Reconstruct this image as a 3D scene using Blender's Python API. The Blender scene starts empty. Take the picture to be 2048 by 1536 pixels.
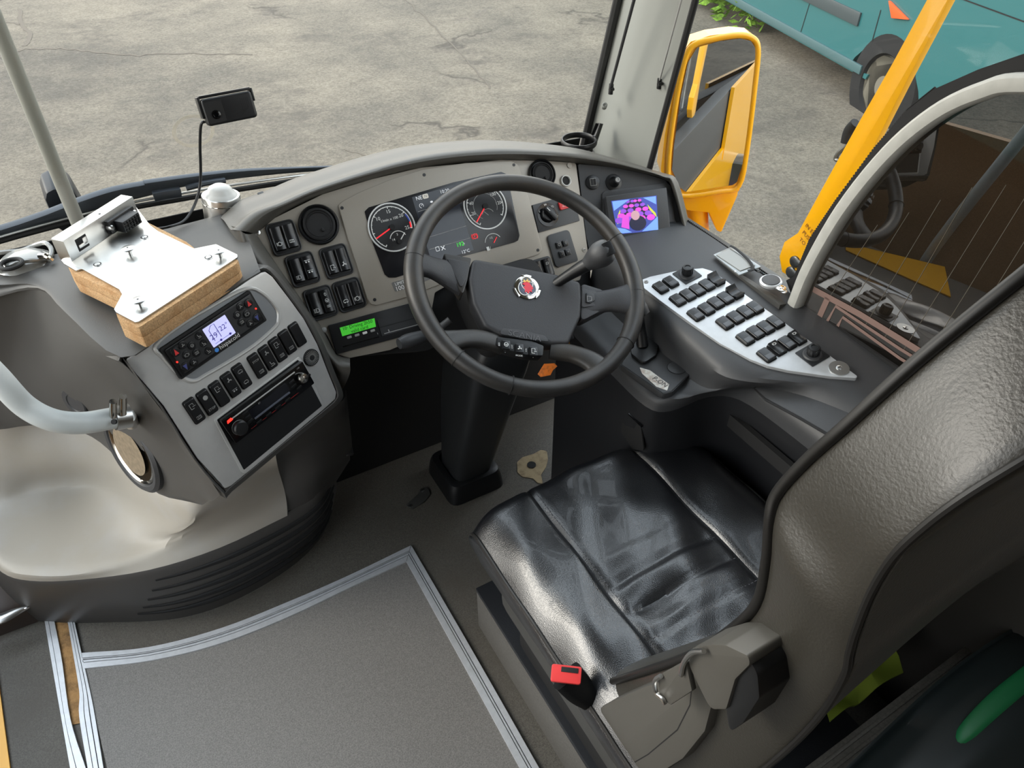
import bpy, bmesh, math, random
from mathutils import Vector, Matrix
random.seed(7)
sc = bpy.context.scene
COL = sc.collection
# ---------------------------------------------------------------- camera (2048x1536 frame)
FPX = 1500.0
PITCH = math.radians(40.25); YAW = math.radians(29.8)
CAM = Vector((0, 0, 1.6))
FW = Vector((math.sin(YAW)*math.cos(PITCH), math.cos(YAW)*math.cos(PITCH), -math.sin(PITCH)))
RT = Vector((math.cos(YAW), -math.sin(YAW), 0)); UPV = RT.cross(FW)
cd = bpy.data.cameras.new('camera'); cam = bpy.data.objects.new('camera', cd); COL.objects.link(cam)
cd.sensor_width = 36; cd.lens = 36*FPX/2048; cd.clip_start = .02; cd.clip_end = 200
cam.matrix_world = Matrix(((RT.x, UPV.x, -FW.x, CAM.x), (RT.y, UPV.y, -FW.y, CAM.y), (RT.z, UPV.z, -FW.z, CAM.z), (0, 0, 0, 1)))
sc.camera = cam
# ---------------------------------------------------------------- world, sun, exposure
w = bpy.data.worlds.new('sky'); sc.world = w; w.use_nodes = True
nt = w.node_tree; nt.nodes.clear()
wo = nt.nodes.new('ShaderNodeOutputWorld'); bg = nt.nodes.new('ShaderNodeBackground')
tc = nt.nodes.new('ShaderNodeTexCoord'); sx = nt.nodes.new('ShaderNodeSeparateXYZ'); cr = nt.nodes.new('ShaderNodeValToRGB')
nt.links.new(tc.outputs['Generated'], sx.inputs[0]); nt.links.new(sx.outputs['Z'], cr.inputs[0])
cr.color_ramp.elements[0].position = 0.0; cr.color_ramp.elements[0].color = (1.0, .95, .86, 1)
cr.color_ramp.elements[1].position = .7; cr.color_ramp.elements[1].color = (.80, .90, 1.0, 1)
nt.links.new(cr.outputs[0], bg.inputs[0]); bg.inputs[1].default_value = 3.6
nt.links.new(bg.outputs[0], wo.inputs[0])
sd = bpy.data.lights.new('sun', 'SUN'); sd.energy = 2.1; sd.angle = math.radians(25); sd.color = (1, .93, .82)
sun = bpy.data.objects.new('sun', sd); COL.objects.link(sun)
sun.rotation_euler = Vector((-.9, .5, .55)).to_track_quat('Z', 'Y').to_euler()
sc.view_settings.view_transform = 'Standard'; sc.view_settings.look = 'None'
sc.view_settings.exposure = 0.0; sc.view_settings.gamma = 1.0; sc.view_settings.use_curve_mapping = False
sc.cycles.use_denoising = True; sc.cycles.max_bounces = 8; sc.cycles.transparent_max_bounces = 12
sc.cycles.sample_clamp_indirect = 6; sc.cycles.caustics_reflective = False; sc.cycles.caustics_refractive = False
# ---------------------------------------------------------------- placing helpers: a view ray met with a real plane of the cab
def ray(x, y): return FW + RT*((x-1024)/FPX) - UPV*((y-768)/FPX)
class Frame:
    """a flat working plane: origin, x axis, y axis, normal"""
    def __init__(s, o, x, n):
        s.o = Vector(o); s.n = Vector(n).normalized(); x = Vector(x); s.x = (x - s.n*x.dot(s.n)).normalized(); s.y = s.n.cross(s.x)
    def hit(s, px, py):
        r = ray(px, py); return CAM + r*((s.o-CAM).dot(s.n)/r.dot(s.n))
    def uv(s, px, py):
        d = s.hit(px, py)-s.o; return (d.dot(s.x), d.dot(s.y))
    def p(s, u, v, h=0): return s.o + s.x*u + s.y*v + s.n*h
    def M(s, u=0, v=0, h=0, rot=0):
        c, q = math.cos(rot), math.sin(rot); x = s.x*c+s.y*q; y = s.y*c-s.x*q; o = s.p(u, v, h)
        return Matrix(((x.x, y.x, s.n.x, o.x), (x.y, y.y, s.n.y, o.y), (x.z, y.z, s.n.z, o.z), (0, 0, 0, 1)))
    def at(s, px, py, h=0, rot=0): u, v = s.uv(px, py); return s.M(u, v, h, rot)
    def up(s, h): return Frame(s.o+s.n*h, s.x, s.n)
def W(px, py, x=None, y=None, z=None, t=None, F=None):
    r = ray(px, py)
    if F is not None: return F.hit(px, py)
    if x is not None: t = (x-CAM.x)/r.x
    elif y is not None: t = (y-CAM.y)/r.y
    elif z is not None: t = (z-CAM.z)/r.z
    return CAM + r*t
# ---------------------------------------------------------------- materials
def S(r, g, b):
    f = lambda c: (c/255/12.92) if c/255 <= .04045 else ((c/255+.055)/1.055)**2.4
    return (f(r), f(g), f(b), 1)
MATS = {}
def mat(name, col, rough=.5, metal=0., bump=0., bscale=200., speck=0., sscale=300., emit=None, es=1., coat=0., spec=.5, wear=None, wscale=6., kind='noise', bdist=.001):
    m = bpy.data.materials.new(name); m.use_nodes = True; n = m.node_tree; b = n.nodes['Principled BSDF']
    b.inputs['Base Color'].default_value = col; b.inputs['Roughness'].default_value = rough; b.inputs['Metallic'].default_value = metal
    b.inputs['Coat Weight'].default_value = coat; b.inputs['Specular IOR Level'].default_value = spec
    if emit: b.inputs['Emission Color'].default_value = emit; b.inputs['Emission Strength'].default_value = es
    tc = n.nodes.new('ShaderNodeTexCoord')
    src = None
    if speck:
        t = n.nodes.new('ShaderNodeTexNoise'); t.inputs['Scale'].default_value = sscale; t.inputs['Detail'].default_value = 3
        n.links.new(tc.outputs['Object'], t.inputs['Vector'])
        r = n.nodes.new('ShaderNodeMapRange'); r.inputs['From Min'].default_value = .3; r.inputs['From Max'].default_value = .7
        r.inputs['To Min'].default_value = 1-speck; r.inputs['To Max'].default_value = 1+speck
        n.links.new(t.outputs[0], r.inputs[0])
        mx = n.nodes.new('ShaderNodeVectorMath'); mx.operation = 'SCALE'; mx.inputs[0].default_value = col[:3]; n.links.new(r.outputs[0], mx.inputs['Scale'])
        src = mx.outputs[0]
    if wear:
        t = n.nodes.new('ShaderNodeTexNoise'); t.inputs['Scale'].default_value = wscale; t.inputs['Detail'].default_value = 8; t.inputs['Roughness'].default_value = .65
        n.links.new(tc.outputs['Object'], t.inputs['Vector'])
        r = n.nodes.new('ShaderNodeMapRange'); r.inputs['From Min'].default_value = .45; r.inputs['From Max'].default_value = .75; n.links.new(t.outputs[0], r.inputs[0])
        mx = n.nodes.new('ShaderNodeMix'); mx.data_type = 'RGBA'; n.links.new(r.outputs[0], mx.inputs[0])
        if src: n.links.new(src, mx.inputs[6])
        else: mx.inputs[6].default_value = col
        mx.inputs[7].default_value = wear; src = mx.outputs[2]
    if src: n.links.new(src, b.inputs['Base Color'])
    if bump:
        if kind == 'voronoi': t = n.nodes.new('ShaderNodeTexVoronoi'); t.feature = 'DISTANCE_TO_EDGE'
        else: t = n.nodes.new('ShaderNodeTexNoise'); t.inputs['Detail'].default_value = 4
        t.inputs['Scale'].default_value = bscale; n.links.new(tc.outputs['Object'], t.inputs['Vector'])
        bp = n.nodes.new('ShaderNodeBump'); bp.inputs['Strength'].default_value = bump; bp.inputs['Distance'].default_value = bdist
        n.links.new(t.outputs[0], bp.inputs['Height']); n.links.new(bp.outputs[0], b.inputs['Normal'])
    MATS[name] = m; return m
def glass(name, tint, refl=1., ior=.03):   # ior: share mirrored at face-on view, rising to the rim as real glass does
    m = bpy.data.materials.new(name); m.use_nodes = True; n = m.node_tree; n.nodes.clear()
    o = n.nodes.new('ShaderNodeOutputMaterial'); t = n.nodes.new('ShaderNodeBsdfTransparent'); g = n.nodes.new('ShaderNodeBsdfGlossy')
    g.inputs['Roughness'].default_value = 0; g.inputs['Color'].default_value = (refl, refl, refl, 1); t.inputs[0].default_value = tint
    ge = n.nodes.new('ShaderNodeNewGeometry'); dt = n.nodes.new('ShaderNodeVectorMath'); dt.operation = 'DOT_PRODUCT'
    n.links.new(ge.outputs['Incoming'], dt.inputs[0]); n.links.new(ge.outputs['Normal'], dt.inputs[1]); prev = dt.outputs['Value']
    for op, k in (('ABSOLUTE', None), ('SUBTRACT', 1.), ('POWER', 5.), ('MULTIPLY_ADD', 1-ior)):
        q = n.nodes.new('ShaderNodeMath'); q.operation = op
        if op == 'SUBTRACT': q.inputs[0].default_value = k; n.links.new(prev, q.inputs[1])
        else:
            n.links.new(prev, q.inputs[0])
            if k is not None: q.inputs[1].default_value = k
            if op == 'MULTIPLY_ADD': q.inputs[2].default_value = ior
        prev = q.outputs[0]
    mx = n.nodes.new('ShaderNodeMixShader'); n.links.new(prev, mx.inputs[0]); n.links.new(t.outputs[0], mx.inputs[1]); n.links.new(g.outputs[0], mx.inputs[2]); n.links.new(mx.outputs[0], o.inputs[0])
    MATS[name] = m; return m
soft = mat('charcoal_soft_plastic', S(70, 69, 67), .5, bump=.5, bscale=900, speck=.1, sscale=1200, bdist=.0004)
soft2 = mat('dark_soft_plastic', S(54, 55, 57), .48, bump=.4, bscale=900, bdist=.0004)
facia = mat('warm_grey_facia', S(152, 146, 136), .42, .2, speck=.03, sscale=900)
silver = mat('satin_silver', S(200, 200, 198), .36, .35, speck=.03, sscale=60)
rimgrey = mat('binnacle_rim', S(80, 78, 73), .42, bump=.5, bscale=800, bdist=.0004)
black = mat('black_plastic', S(17, 18, 20), .4)
blackm = mat('matte_black', S(16, 16, 17), .75)
blackg = mat('gloss_black', S(9, 10, 12), .12)
switchm = mat('switch_black', S(24, 25, 27), .27)
white = mat('white_print', S(225, 225, 222), .6)
greyp = mat('grey_print', S(150, 150, 148), .6)
leather = mat('black_leather', S(22, 23, 26), .31, spec=1.0, coat=.2, bump=.32, bscale=330, kind='voronoi', bdist=.0012)
vinyl = mat('charcoal_vinyl', S(48, 46, 41), .38, spec=.8, bump=.32, bscale=340, bdist=.0013)
wheelm = mat('steering_wheel_leather', S(42, 41, 40), .42, bump=.5, bscale=700, wear=S(62, 57, 51), wscale=9, bdist=.0004)
padm = mat('hub_pad', S(52, 52, 54), .5, bump=.6, bscale=700, bdist=.0005)
floorm = mat('speckled_floor', S(90, 86, 79), .55, bump=.25, bscale=900, speck=.38, sscale=420, bdist=.0004, wear=S(82, 76, 68), wscale=3)
platm = mat('platform_floor', S(122, 119, 115), .55, bump=.25, bscale=900, speck=.3, sscale=420, bdist=.0004)
alu = mat('aluminium_trim', S(215, 217, 220), .38, .45, speck=.06, sscale=80)
steel = mat('polished_steel', S(205, 205, 203), .28, 1., speck=.06, sscale=30)
chrome = mat('chrome', S(215, 212, 205), .12, 1.)
beige = mat('beige_moulding', S(168, 162, 151), .55, bump=.25, bscale=700, bdist=.0004, wear=S(172, 170, 166), wscale=5)
mdf = mat('mdf_board', S(188, 152, 110), .85, bump=.5, bscale=600, speck=.3, sscale=420, wear=S(160, 112, 62), wscale=30)
yellow = mat('yellow_paint', S(246, 176, 8), .3, coat=.4)
railm = mat('pale_grey_rail', S(200, 206, 206), .38, speck=.04, sscale=40)
red = mat('red_plastic', S(215, 60, 60), .4)
redl = mat('red_lamp', S(255, 50, 40), .4, emit=S(255, 40, 30), es=2.5)
kick = mat('dark_kick_plastic', S(66, 64, 62), .5, bump=.3, bscale=700, bdist=.0004)
rubber = mat('black_rubber', S(14, 14, 15), .7)
pillarm = mat('grey_pillar_plastic', S(140, 142, 137), .5, bump=.3, bscale=700, bdist=.0003)
greyfr = mat('grey_window_frame', S(178, 178, 172), .5, speck=.06, sscale=50)
# ---------------------------------------------------------------- mesh building
def fillet(pts, r, n=5):
    """round the corners of a 2-D polygon; r a number or a list"""
    out = []; N = len(pts)
    for i in range(N):
        p = Vector(pts[i][:2]); a = Vector(pts[i-1][:2]); b = Vector(pts[(i+1) % N][:2]); rr = r[i] if isinstance(r, (list, tuple)) else r
        if rr <= 0: out.append(tuple(p)); continue
        da = (a-p); db = (b-p); la, lb = da.length, db.length
        ang = da.angle(db); d = min(rr/math.tan(ang/2), la*.48, lb*.48)
        if ang > 3.0: out.append(tuple(p)); continue
        s = p+da.normalized()*d; e = p+db.normalized()*d
        for k in range(n+1):
            t = k/n; q = s*(1-t)**2+p*2*t*(1-t)+e*t*t; out.append(tuple(q))
    return out
def rrect(w, h, r, n=5, cx=0, cy=0): return fillet([(cx-w/2, cy-h/2), (cx+w/2, cy-h/2), (cx+w/2, cy+h/2), (cx-w/2, cy+h/2)], r, n)
def ell(a, b, n=24, cx=0, cy=0): return [(cx+a*math.cos(2*math.pi*k/n), cy+b*math.sin(2*math.pi*k/n)) for k in range(n)]
def cr_interp(P, t, closed=False):
    n = len(P); i = int(math.floor(t)); f = t-i
    if closed: g = lambda k: P[k % n]
    else:
        if i >= n-1: i = n-2; f = 1.0
        g = lambda k: P[max(0, min(n-1, k))]
        if i == 0: p0 = P[0]*2-P[1]
        if i == n-2: p3 = P[n-1]*2-P[n-2]
    p1, p2 = g(i), g(i+1)
    a = g(i-1) if (closed or i > 0) else p0; d = g(i+2) if (closed or i < n-2) else p3
    return .5*((2*p1)+(p2-a)*f+(2*a-5*p1+4*p2-d)*f*f+(3*p1-a-3*p2+d)*f**3)
def smooth(P, k, closed=False):
    P = [Vector(p) for p in P]; n = len(P); m = n if closed else n-1
    out = [cr_interp(P, i/k, closed) for i in range(m*k)]
    if not closed: out.append(P[-1].copy())
    return out
TXT = {}
class B:
    def __init__(s): s.bm = bmesh.new(); s.mats = []
    def mi(s, m):
        if m not in s.mats: s.mats.append(m)
        return s.mats.index(m)
    def _add(s, verts, faces, m, M=None, bev=0, seg=2, bang=30):
        b = bmesh.new(); vs = [b.verts.new(v) for v in verts]
        for f in faces:
            try: b.faces.new([vs[i] for i in f])
            except ValueError: pass
        bmesh.ops.remove_doubles(b, verts=b.verts, dist=1e-7)
        bmesh.ops.recalc_face_normals(b, faces=b.faces)
        if bev > 0:
            ed = [e for e in b.edges if len(e.link_faces) == 2 and e.calc_face_angle(0) > math.radians(bang)]
            if ed: bmesh.ops.bevel(b, geom=ed, offset=bev, segments=seg, profile=.6, affect='EDGES', clamp_overlap=True)
        if M is not None: b.transform(M)
        i = s.mi(m)
        for f in b.faces: f.material_index = i; f.smooth = True
        me = bpy.data.meshes.new('t'); b.to_mesh(me); b.free(); s.bm.from_mesh(me); bpy.data.meshes.remove(me); return s
    def box(s, x, y, z, M, m, bev=0, c=(0, 0, 0), seg=2):
        v = [(c[0]+i*x/2, c[1]+j*y/2, c[2]+k*z/2) for i in (-1, 1) for j in (-1, 1) for k in (-1, 1)]
        return s._add(v, [(0, 1, 3, 2), (4, 6, 7, 5), (0, 4, 5, 1), (2, 3, 7, 6), (0, 2, 6, 4), (1, 5, 7, 3)], m, M, bev, seg)
    def prism(s, pts, z0, z1, M, m, bev=0, seg=2, taper=None):
        n = len(pts); v = [(p[0], p[1], z0) for p in pts]
        if taper: c = (sum(p[0] for p in pts)/n, sum(p[1] for p in pts)/n); v += [(c[0]+(p[0]-c[0])*taper, c[1]+(p[1]-c[1])*taper, z1) for p in pts]
        else: v += [(p[0], p[1], z1) for p in pts]
        f = [tuple(range(n))[::-1], tuple(range(n, 2*n))]+[(i, (i+1) % n, n+(i+1) % n, n+i) for i in range(n)]
        return s._add(v, f, m, M, bev, seg, 50)
    def ppx(s, F, px, z0, z1, m, r=0, bev=0, fn=5):
        """prism on a frame whose outline is given as picture points"""
        pts = [F.uv(*p) for p in px]
        if r: pts = fillet(pts, r, fn)
        return s.prism(pts, z0, z1, F.M(), m, bev)
    def ring(s, outer, inner, z0, z1, M, m, bev=0):
        n = len(outer); v = [(p[0], p[1], z) for z in (z0, z1) for q in (outer, inner) for p in q]
        f = []
        for i in range(n):
            j = (i+1) % n
            f += [(i, j, n+j, n+i)[::-1], (2*n+i, 2*n+j, 3*n+j, 3*n+i), (i, j, 2*n+j, 2*n+i), (n+i, n+j, 3*n+j, 3*n+i)[::-1]]
        return s._add(v, f, m, M, bev)
    def lathe(s, prof, M, m, n=32, a0=0, a1=2*math.pi):
        full = abs(a1-a0-2*math.pi) < 1e-6; k = n if full else n+1; v = []; f = []
        for (r, z) in prof:
            for i in range(k): a = a0+(a1-a0)*i/n; v.append((r*math.cos(a), r*math.sin(a), z))
        for j in range(len(prof)-1):
            for i in range(n):
                i2 = (i+1) % k; f.append((j*k+i, j*k+i2, (j+1)*k+i2, (j+1)*k+i))
        if full:
            if prof[0][0] > 1e-6: f.append(tuple(range(k))[::-1])
            if prof[-1][0] > 1e-6: f.append(tuple(range((len(prof)-1)*k, len(prof)*k)))
        return s._add(v, f, m, M)
    def cyl(s, r, z0, z1, M, m, n=24, bev=0):
        if bev: return s.lathe([(0, z0), (r-bev, z0), (r, z0+bev), (r, z1-bev), (r-bev, z1), (0, z1)], M, m, n)
        return s.lathe([(r, z0), (r, z1)], M, m, n)
    def tube(s, pts, r, m, n=12, k=6, closed=False, nrm=None, cap=True, sq=1.0):
        """r: number, or list of numbers / (in-plane, normal) pairs, one per point"""
        P = [Vector(p) for p in pts]; R = r if isinstance(r, (list, tuple)) else [r]*len(P)
        R = [Vector((q, q, 0)) if not isinstance(q, tuple) else Vector((q[0], q[1], 0)) for q in R]
        if k > 1: P = smooth(P, k, closed); R = smooth(R, k, closed)
        N = len(P); v = []; f = []; up = Vector(nrm) if nrm is not None else None
        last = None
        for i, p in enumerate(P):
            a = P[(i+1) % N] if (closed or i < N-1) else p; b_ = P[i-1] if (closed or i > 0) else p
            t = (a-b_).normalized()
            if up is None:
                ref = last if last is not None else (Vector((0, 0, 1)) if abs(t.z) < .9 else Vector((1, 0, 0)))
                u = ref-t*ref.dot(t); u.normalize(); last = u
            else: u = up-t*up.dot(t); u.normalize()
            sd_ = t.cross(u)
            for j in range(n):
                an = 2*math.pi*j/n; c_, s_ = math.cos(an), math.sin(an)
                if sq != 1.0: c_ = math.copysign(abs(c_)**sq, c_); s_ = math.copysign(abs(s_)**sq, s_)
                v.append(p+sd_*(c_*R[i].x)+u*(s_*R[i].y))
        M_ = N if closed else N-1
        for i in range(M_):
            for j in range(n): f.append((i*n+j, i*n+(j+1) % n, ((i+1) % N)*n+(j+1) % n, ((i+1) % N)*n+j))
        if cap and not closed: f += [tuple(range(n))[::-1], tuple(range((N-1)*n, N*n))]
        return s._add(v, f, m)
    def grid(s, rows, m, ku=4, kv=4, closed_v=False, thick=0, dirn=None):
        """smooth skin through rows of points; thick gives it a back side"""
        rows = [smooth(r, kv, closed_v) if kv > 1 else [Vector(p) for p in r] for r in rows]
        if ku > 1:
            cols = [smooth([r[j] for r in rows], ku) for j in range(len(rows[0]))]
            rows = [[c[i] for c in cols] for i in range(len(cols[0]))]
        nr, nc = len(rows), len(rows[0]); v = [p for r in rows for p in r]; f = []
        for i in range(nr-1):
            for j in range(nc if closed_v else nc-1):
                j2 = (j+1) % nc; f.append((i*nc+j, i*nc+j2, (i+1)*nc+j2, (i+1)*nc+j))
        if thick:
            d = Vector(dirn)*thick; o = len(v); v = v+[p+d for p in v]; f2 = [tuple(q+o for q in reversed(a)) for a in f]
            bd = []
            for j in range(nc-1): bd += [(j, j+1), ((nr-1)*nc+j+1, (nr-1)*nc+j)]
            for i in range(nr-1): bd += [((i+1)*nc, i*nc), (i*nc+nc-1, (i+1)*nc+nc-1)]
            f = f+f2+[(b_, a, a+o, b_+o) for a, b_ in bd]
        return s._add(v, f, m)
    def text(s, t, size, M, m, h=.0004, ax='CENTER', sx=1., bold=0.):
        key = (t, ax, bold)
        if key not in TXT:
            c = bpy.data.curves.new('t', 'FONT'); c.body = t; c.size = 1; c.align_x = ax; c.align_y = 'CENTER'; c.resolution_u = 2; c.offset = bold
            o = bpy.data.objects.new('t', c); COL.objects.link(o); dg = bpy.context.evaluated_depsgraph_get(); dg.update()
            me = bpy.data.meshes.new_from_object(o.evaluated_get(dg)); TXT[key] = ([v.co.copy() for v in me.vertices], [tuple(p.vertices) for p in me.polygons])
            bpy.data.objects.remove(o); bpy.data.meshes.remove(me)
        vs, fs = TXT[key]
        b = bmesh.new(); q = [b.verts.new((v.x*size*sx, v.y*size, h)) for v in vs]
        for f in fs:
            try: b.faces.new([q[i] for i in f])
            except ValueError: pass
        b.transform(M); i = s.mi(m)
        for f in b.faces: f.material_index = i
        me = bpy.data.meshes.new('t'); b.to_mesh(me); b.free(); s.bm.from_mesh(me); bpy.data.meshes.remove(me); return s
    def line(s, pts, wd, M, m, h=.0005, closed=False):
        """thin printed line on a plane"""
        P = [Vector((p[0], p[1], 0)) for p in pts]; N = len(P); v = []; f = []
        for i in range(N):
            a = P[(i+1) % N] if closed or i < N-1 else P[i]; b_ = P[i-1] if closed or i > 0 else P[i]
            t = (a-b_).normalized(); q = Vector((-t.y, t.x, 0))*wd/2
            v += [P[i]+q+Vector((0, 0, h)), P[i]-q+Vector((0, 0, h))]
        for i in range(N if closed else N-1): j = (i+1) % N; f.append((2*i, 2*i+1, 2*j+1, 2*j))
        b = bmesh.new(); q = [b.verts.new(x) for x in v]
        for g in f: b.faces.new([q[i] for i in g])
        b.transform(M); i = s.mi(m)
        for g in b.faces:
            g.material_index = i
            g.normal_update()
        me = bpy.data.meshes.new('t'); b.to_mesh(me); b.free(); s.bm.from_mesh(me); bpy.data.meshes.remove(me); return s
    def make(s, name, parent=None, label=None, cat=None, group=None, kind=None, ang=38):
        me = bpy.data.meshes.new(name)
        if parent is not None: s.bm.transform(root_inv(parent))
        s.bm.to_mesh(me); s.bm.free()
        for m in s.mats: me.materials.append(m)
        try: me.set_sharp_from_angle(angle=math.radians(ang))
        except Exception: pass
        o = bpy.data.objects.new(name, me); COL.objects.link(o)
        if parent is not None: o.parent = parent
        if label: o['label'] = label
        if cat: o['category'] = cat
        if group: o['group'] = group
        if kind: o['kind'] = kind
        return o
def root_inv(o):
    M = Matrix.Identity(4); q = o
    while q is not None: M = q.matrix_basis @ M; q = q.parent
    return M.inverted()
def thing(name, label, cat, loc, group=None):
    o = bpy.data.objects.new(name, None); COL.objects.link(o); o.location = loc; o.empty_display_size = .05
    o['label'] = label; o['category'] = cat
    if group: o['group'] = group
    return o
def screw(b, M, r=.004, m=None): b.lathe([(r, 0), (r, .001), (r*.6, .0016), (0, .0016)], M, m or steel, 12); b.box(r*1.1, r*.25, .0004, M, black, c=(0, 0, .0018))
def arc(r, a0, a1, n, cx=0, cy=0): return [(cx+r*math.cos(math.radians(a0+(a1-a0)*i/n)), cy+r*math.sin(math.radians(a0+(a1-a0)*i/n))) for i in range(n+1)]
# ---------------------------------------------------------------- working planes of the cab
CL = Frame(W(700, 600, t=1.42), (1, 0, 0), (0, -.804, .595))                 # instrument facia
PD = Frame(CL.hit(1158, 400), (1, 0, 0), (-.208, -.777, .595)); PD = Frame(PD.o, (math.cos(math.radians(15)), -math.sin(math.radians(15)), 0), PD.n)
CP = Frame(W(540, 800, t=1.3), (.928, .359, .098), (.316, -.899, .303))      # centre console facia
SW = Frame((1.09, .8, .9), (0, -1, 0), (-1, 0, 0))                           # side glass
WS = Frame((0, 1.54, .86), (1, 0, 0), (0, -1, -.33))                         # windscreen
FL = Frame((0, 0, 0), (1, 0, 0), (0, 0, 1))
RC = Frame(W(1500, 640, z=.78), (1, 0, .17), Vector((1, 0, .17)).cross(Vector((0, 1, .06))))  # switch plate by the window
WH = Frame((.614, 1.01, .85), (1, 0, 0), (0, -math.sin(math.radians(32)), math.cos(math.radians(32))))
# ================================================================ THE SETTING
def asphalt():
    m = bpy.data.materials.new('worn_yard_surface'); m.use_nodes = True; n = m.node_tree; b = n.nodes['Principled BSDF']; b.inputs['Roughness'].default_value = .85
    tc = n.nodes.new('ShaderNodeTexCoord'); L = n.links.new
    def noise(sc_, det=6, rg=.6, mp=None):
        t = n.nodes.new('ShaderNodeTexNoise'); t.inputs['Scale'].default_value = sc_; t.inputs['Detail'].default_value = det; t.inputs['Roughness'].default_value = rg
        L(mp or tc.outputs['Object'], t.inputs['Vector']); return t.outputs[0]
    def ramp(src, a, b_, ca, cb):
        r = n.nodes.new('ShaderNodeValToRGB'); r.color_ramp.elements[0].position = a; r.color_ramp.elements[1].position = b_
        r.color_ramp.elements[0].color = ca; r.color_ramp.elements[1].color = cb; L(src, r.inputs[0]); return r.outputs[0]
    def mix(f, a, b_, mode='MIX'):
        x = n.nodes.new('ShaderNodeMix'); x.data_type = 'RGBA'; x.blend_type = mode
        if isinstance(f, float): x.inputs[0].default_value = f
        else: L(f, x.inputs[0])
        for q, v in ((6, a), (7, b_)):
            if isinstance(v, tuple): x.inputs[q].default_value = v
            else: L(v, x.inputs[q])
        return x.outputs[2]
    big = noise(.55, 8, .7); fine = noise(34, 10, .85); grit = noise(75, 4, .8)
    c = ramp(big, .32, .64, S(124, 117, 106), S(180, 168, 149))
    c = mix(ramp(fine, .42, .58, (0, 0, 0, 1), (1, 1, 1, 1)), mix(.55, c, S(120, 116, 110), 'MULTIPLY'), c)
    c = mix(ramp(grit, .58, .72, (0, 0, 0, 1), (.8, .8, .8, 1)), c, S(190, 182, 164))
    wp = n.nodes.new('ShaderNodeTexNoise'); wp.inputs['Scale'].default_value = 2.2; wp.inputs['Detail'].default_value = 6; L(tc.outputs['Object'], wp.inputs['Vector'])
    ad = n.nodes.new('ShaderNodeMixRGB'); ad.blend_type = 'ADD'; ad.inputs[0].default_value = .5; L(tc.outputs['Object'], ad.inputs[1]); L(wp.outputs[1], ad.inputs[2])
    v = n.nodes.new('ShaderNodeTexVoronoi'); v.feature = 'DISTANCE_TO_EDGE'; v.inputs['Scale'].default_value = .22; L(ad.outputs[0], v.inputs['Vector'])
    crk = ramp(v.outputs['Distance'], .0015, .005, (1, 1, 1, 1), (0, 0, 0, 1))
    ms = ramp(noise(.5, 2), .56, .60, (0, 0, 0, 1), (1, 1, 1, 1))
    mm = n.nodes.new('ShaderNodeMixRGB'); mm.blend_type = 'MULTIPLY'; mm.inputs[0].default_value = 1; L(crk, mm.inputs[1]); L(ms, mm.inputs[2])
    c = mix(mm.outputs[0], c, S(96, 88, 78))
    st = ramp(noise(.9, 9, .75), .53, .66, (0, 0, 0, 1), (.8, .8, .8, 1)); c = mix(st, c, S(104, 96, 87)); st2 = ramp(noise(4.5, 8, .8), .60, .68, (0, 0, 0, 1), (.7, .7, .7, 1)); c = mix(st2, c, S(96, 90, 82))
    L(c, b.inputs['Base Color'])
    bp = n.nodes.new('ShaderNodeBump'); bp.inputs['Strength'].default_value = 1.0; bp.inputs['Distance'].default_value = .05; L(fine, bp.inputs['Height']); L(bp.outputs[0], b.inputs['Normal'])
    return m
b = B(); b.grid([[(-40, -30, -1.1), (60, -30, -1.1)], [(-40, 60, -1.1), (60, 60, -1.1)]], asphalt(), 1, 1)
crk = mat('crack_dark', S(92, 84, 74), .9); GR = Frame((0, 0, -1.1), (1, 0, 0), (0, 0, 1))
for pth, wd_ in (([(40, 20), (44, 48), (62, 74), (48, 98)], .05), ([(-30, 125), (10, 112), (48, 98), (110, 96), (180, 103), (280, 111), (330, 107), (440, 108), (520, 112)], .035), ([(0, 45), (44, 48)], .03), ([(800, -10), (850, 35), (905, 90), (960, 150), (985, 185)], .02), ([(690, 300), (760, 318), (850, 322)], .012)):
    P2 = []
    for a_, c_ in zip(pth[:-1], pth[1:]):
        for k in range(6): q = Vector(a_).lerp(Vector(c_), k/6); P2.append(GR.uv(q.x+random.uniform(-3, 3), q.y+random.uniform(-2.2, 2.2)))
    b.line(P2, wd_, GR.M(), crk, .003)
b.make('ground', kind='structure')
I4 = Matrix.Identity(4)
# cab floor, split by the trims in the photo
b = B(); b.box(1.82, 3.6, .05, Matrix.Translation((.215, .05, -.026)), floorm); b.make('floor', kind='structure')
platpx = [(168, 1334), (300, 1318), (450, 1282), (600, 1225), (720, 1165), (812, 1112), (935, 1310), (1050, 1536), (1150, 1720), (700, 1900), (300, 1900), (215, 1536)]
b = B(); b.ppx(FL, platpx, 0, .003, platm); b.make('floor_mat', kind='structure')
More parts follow.
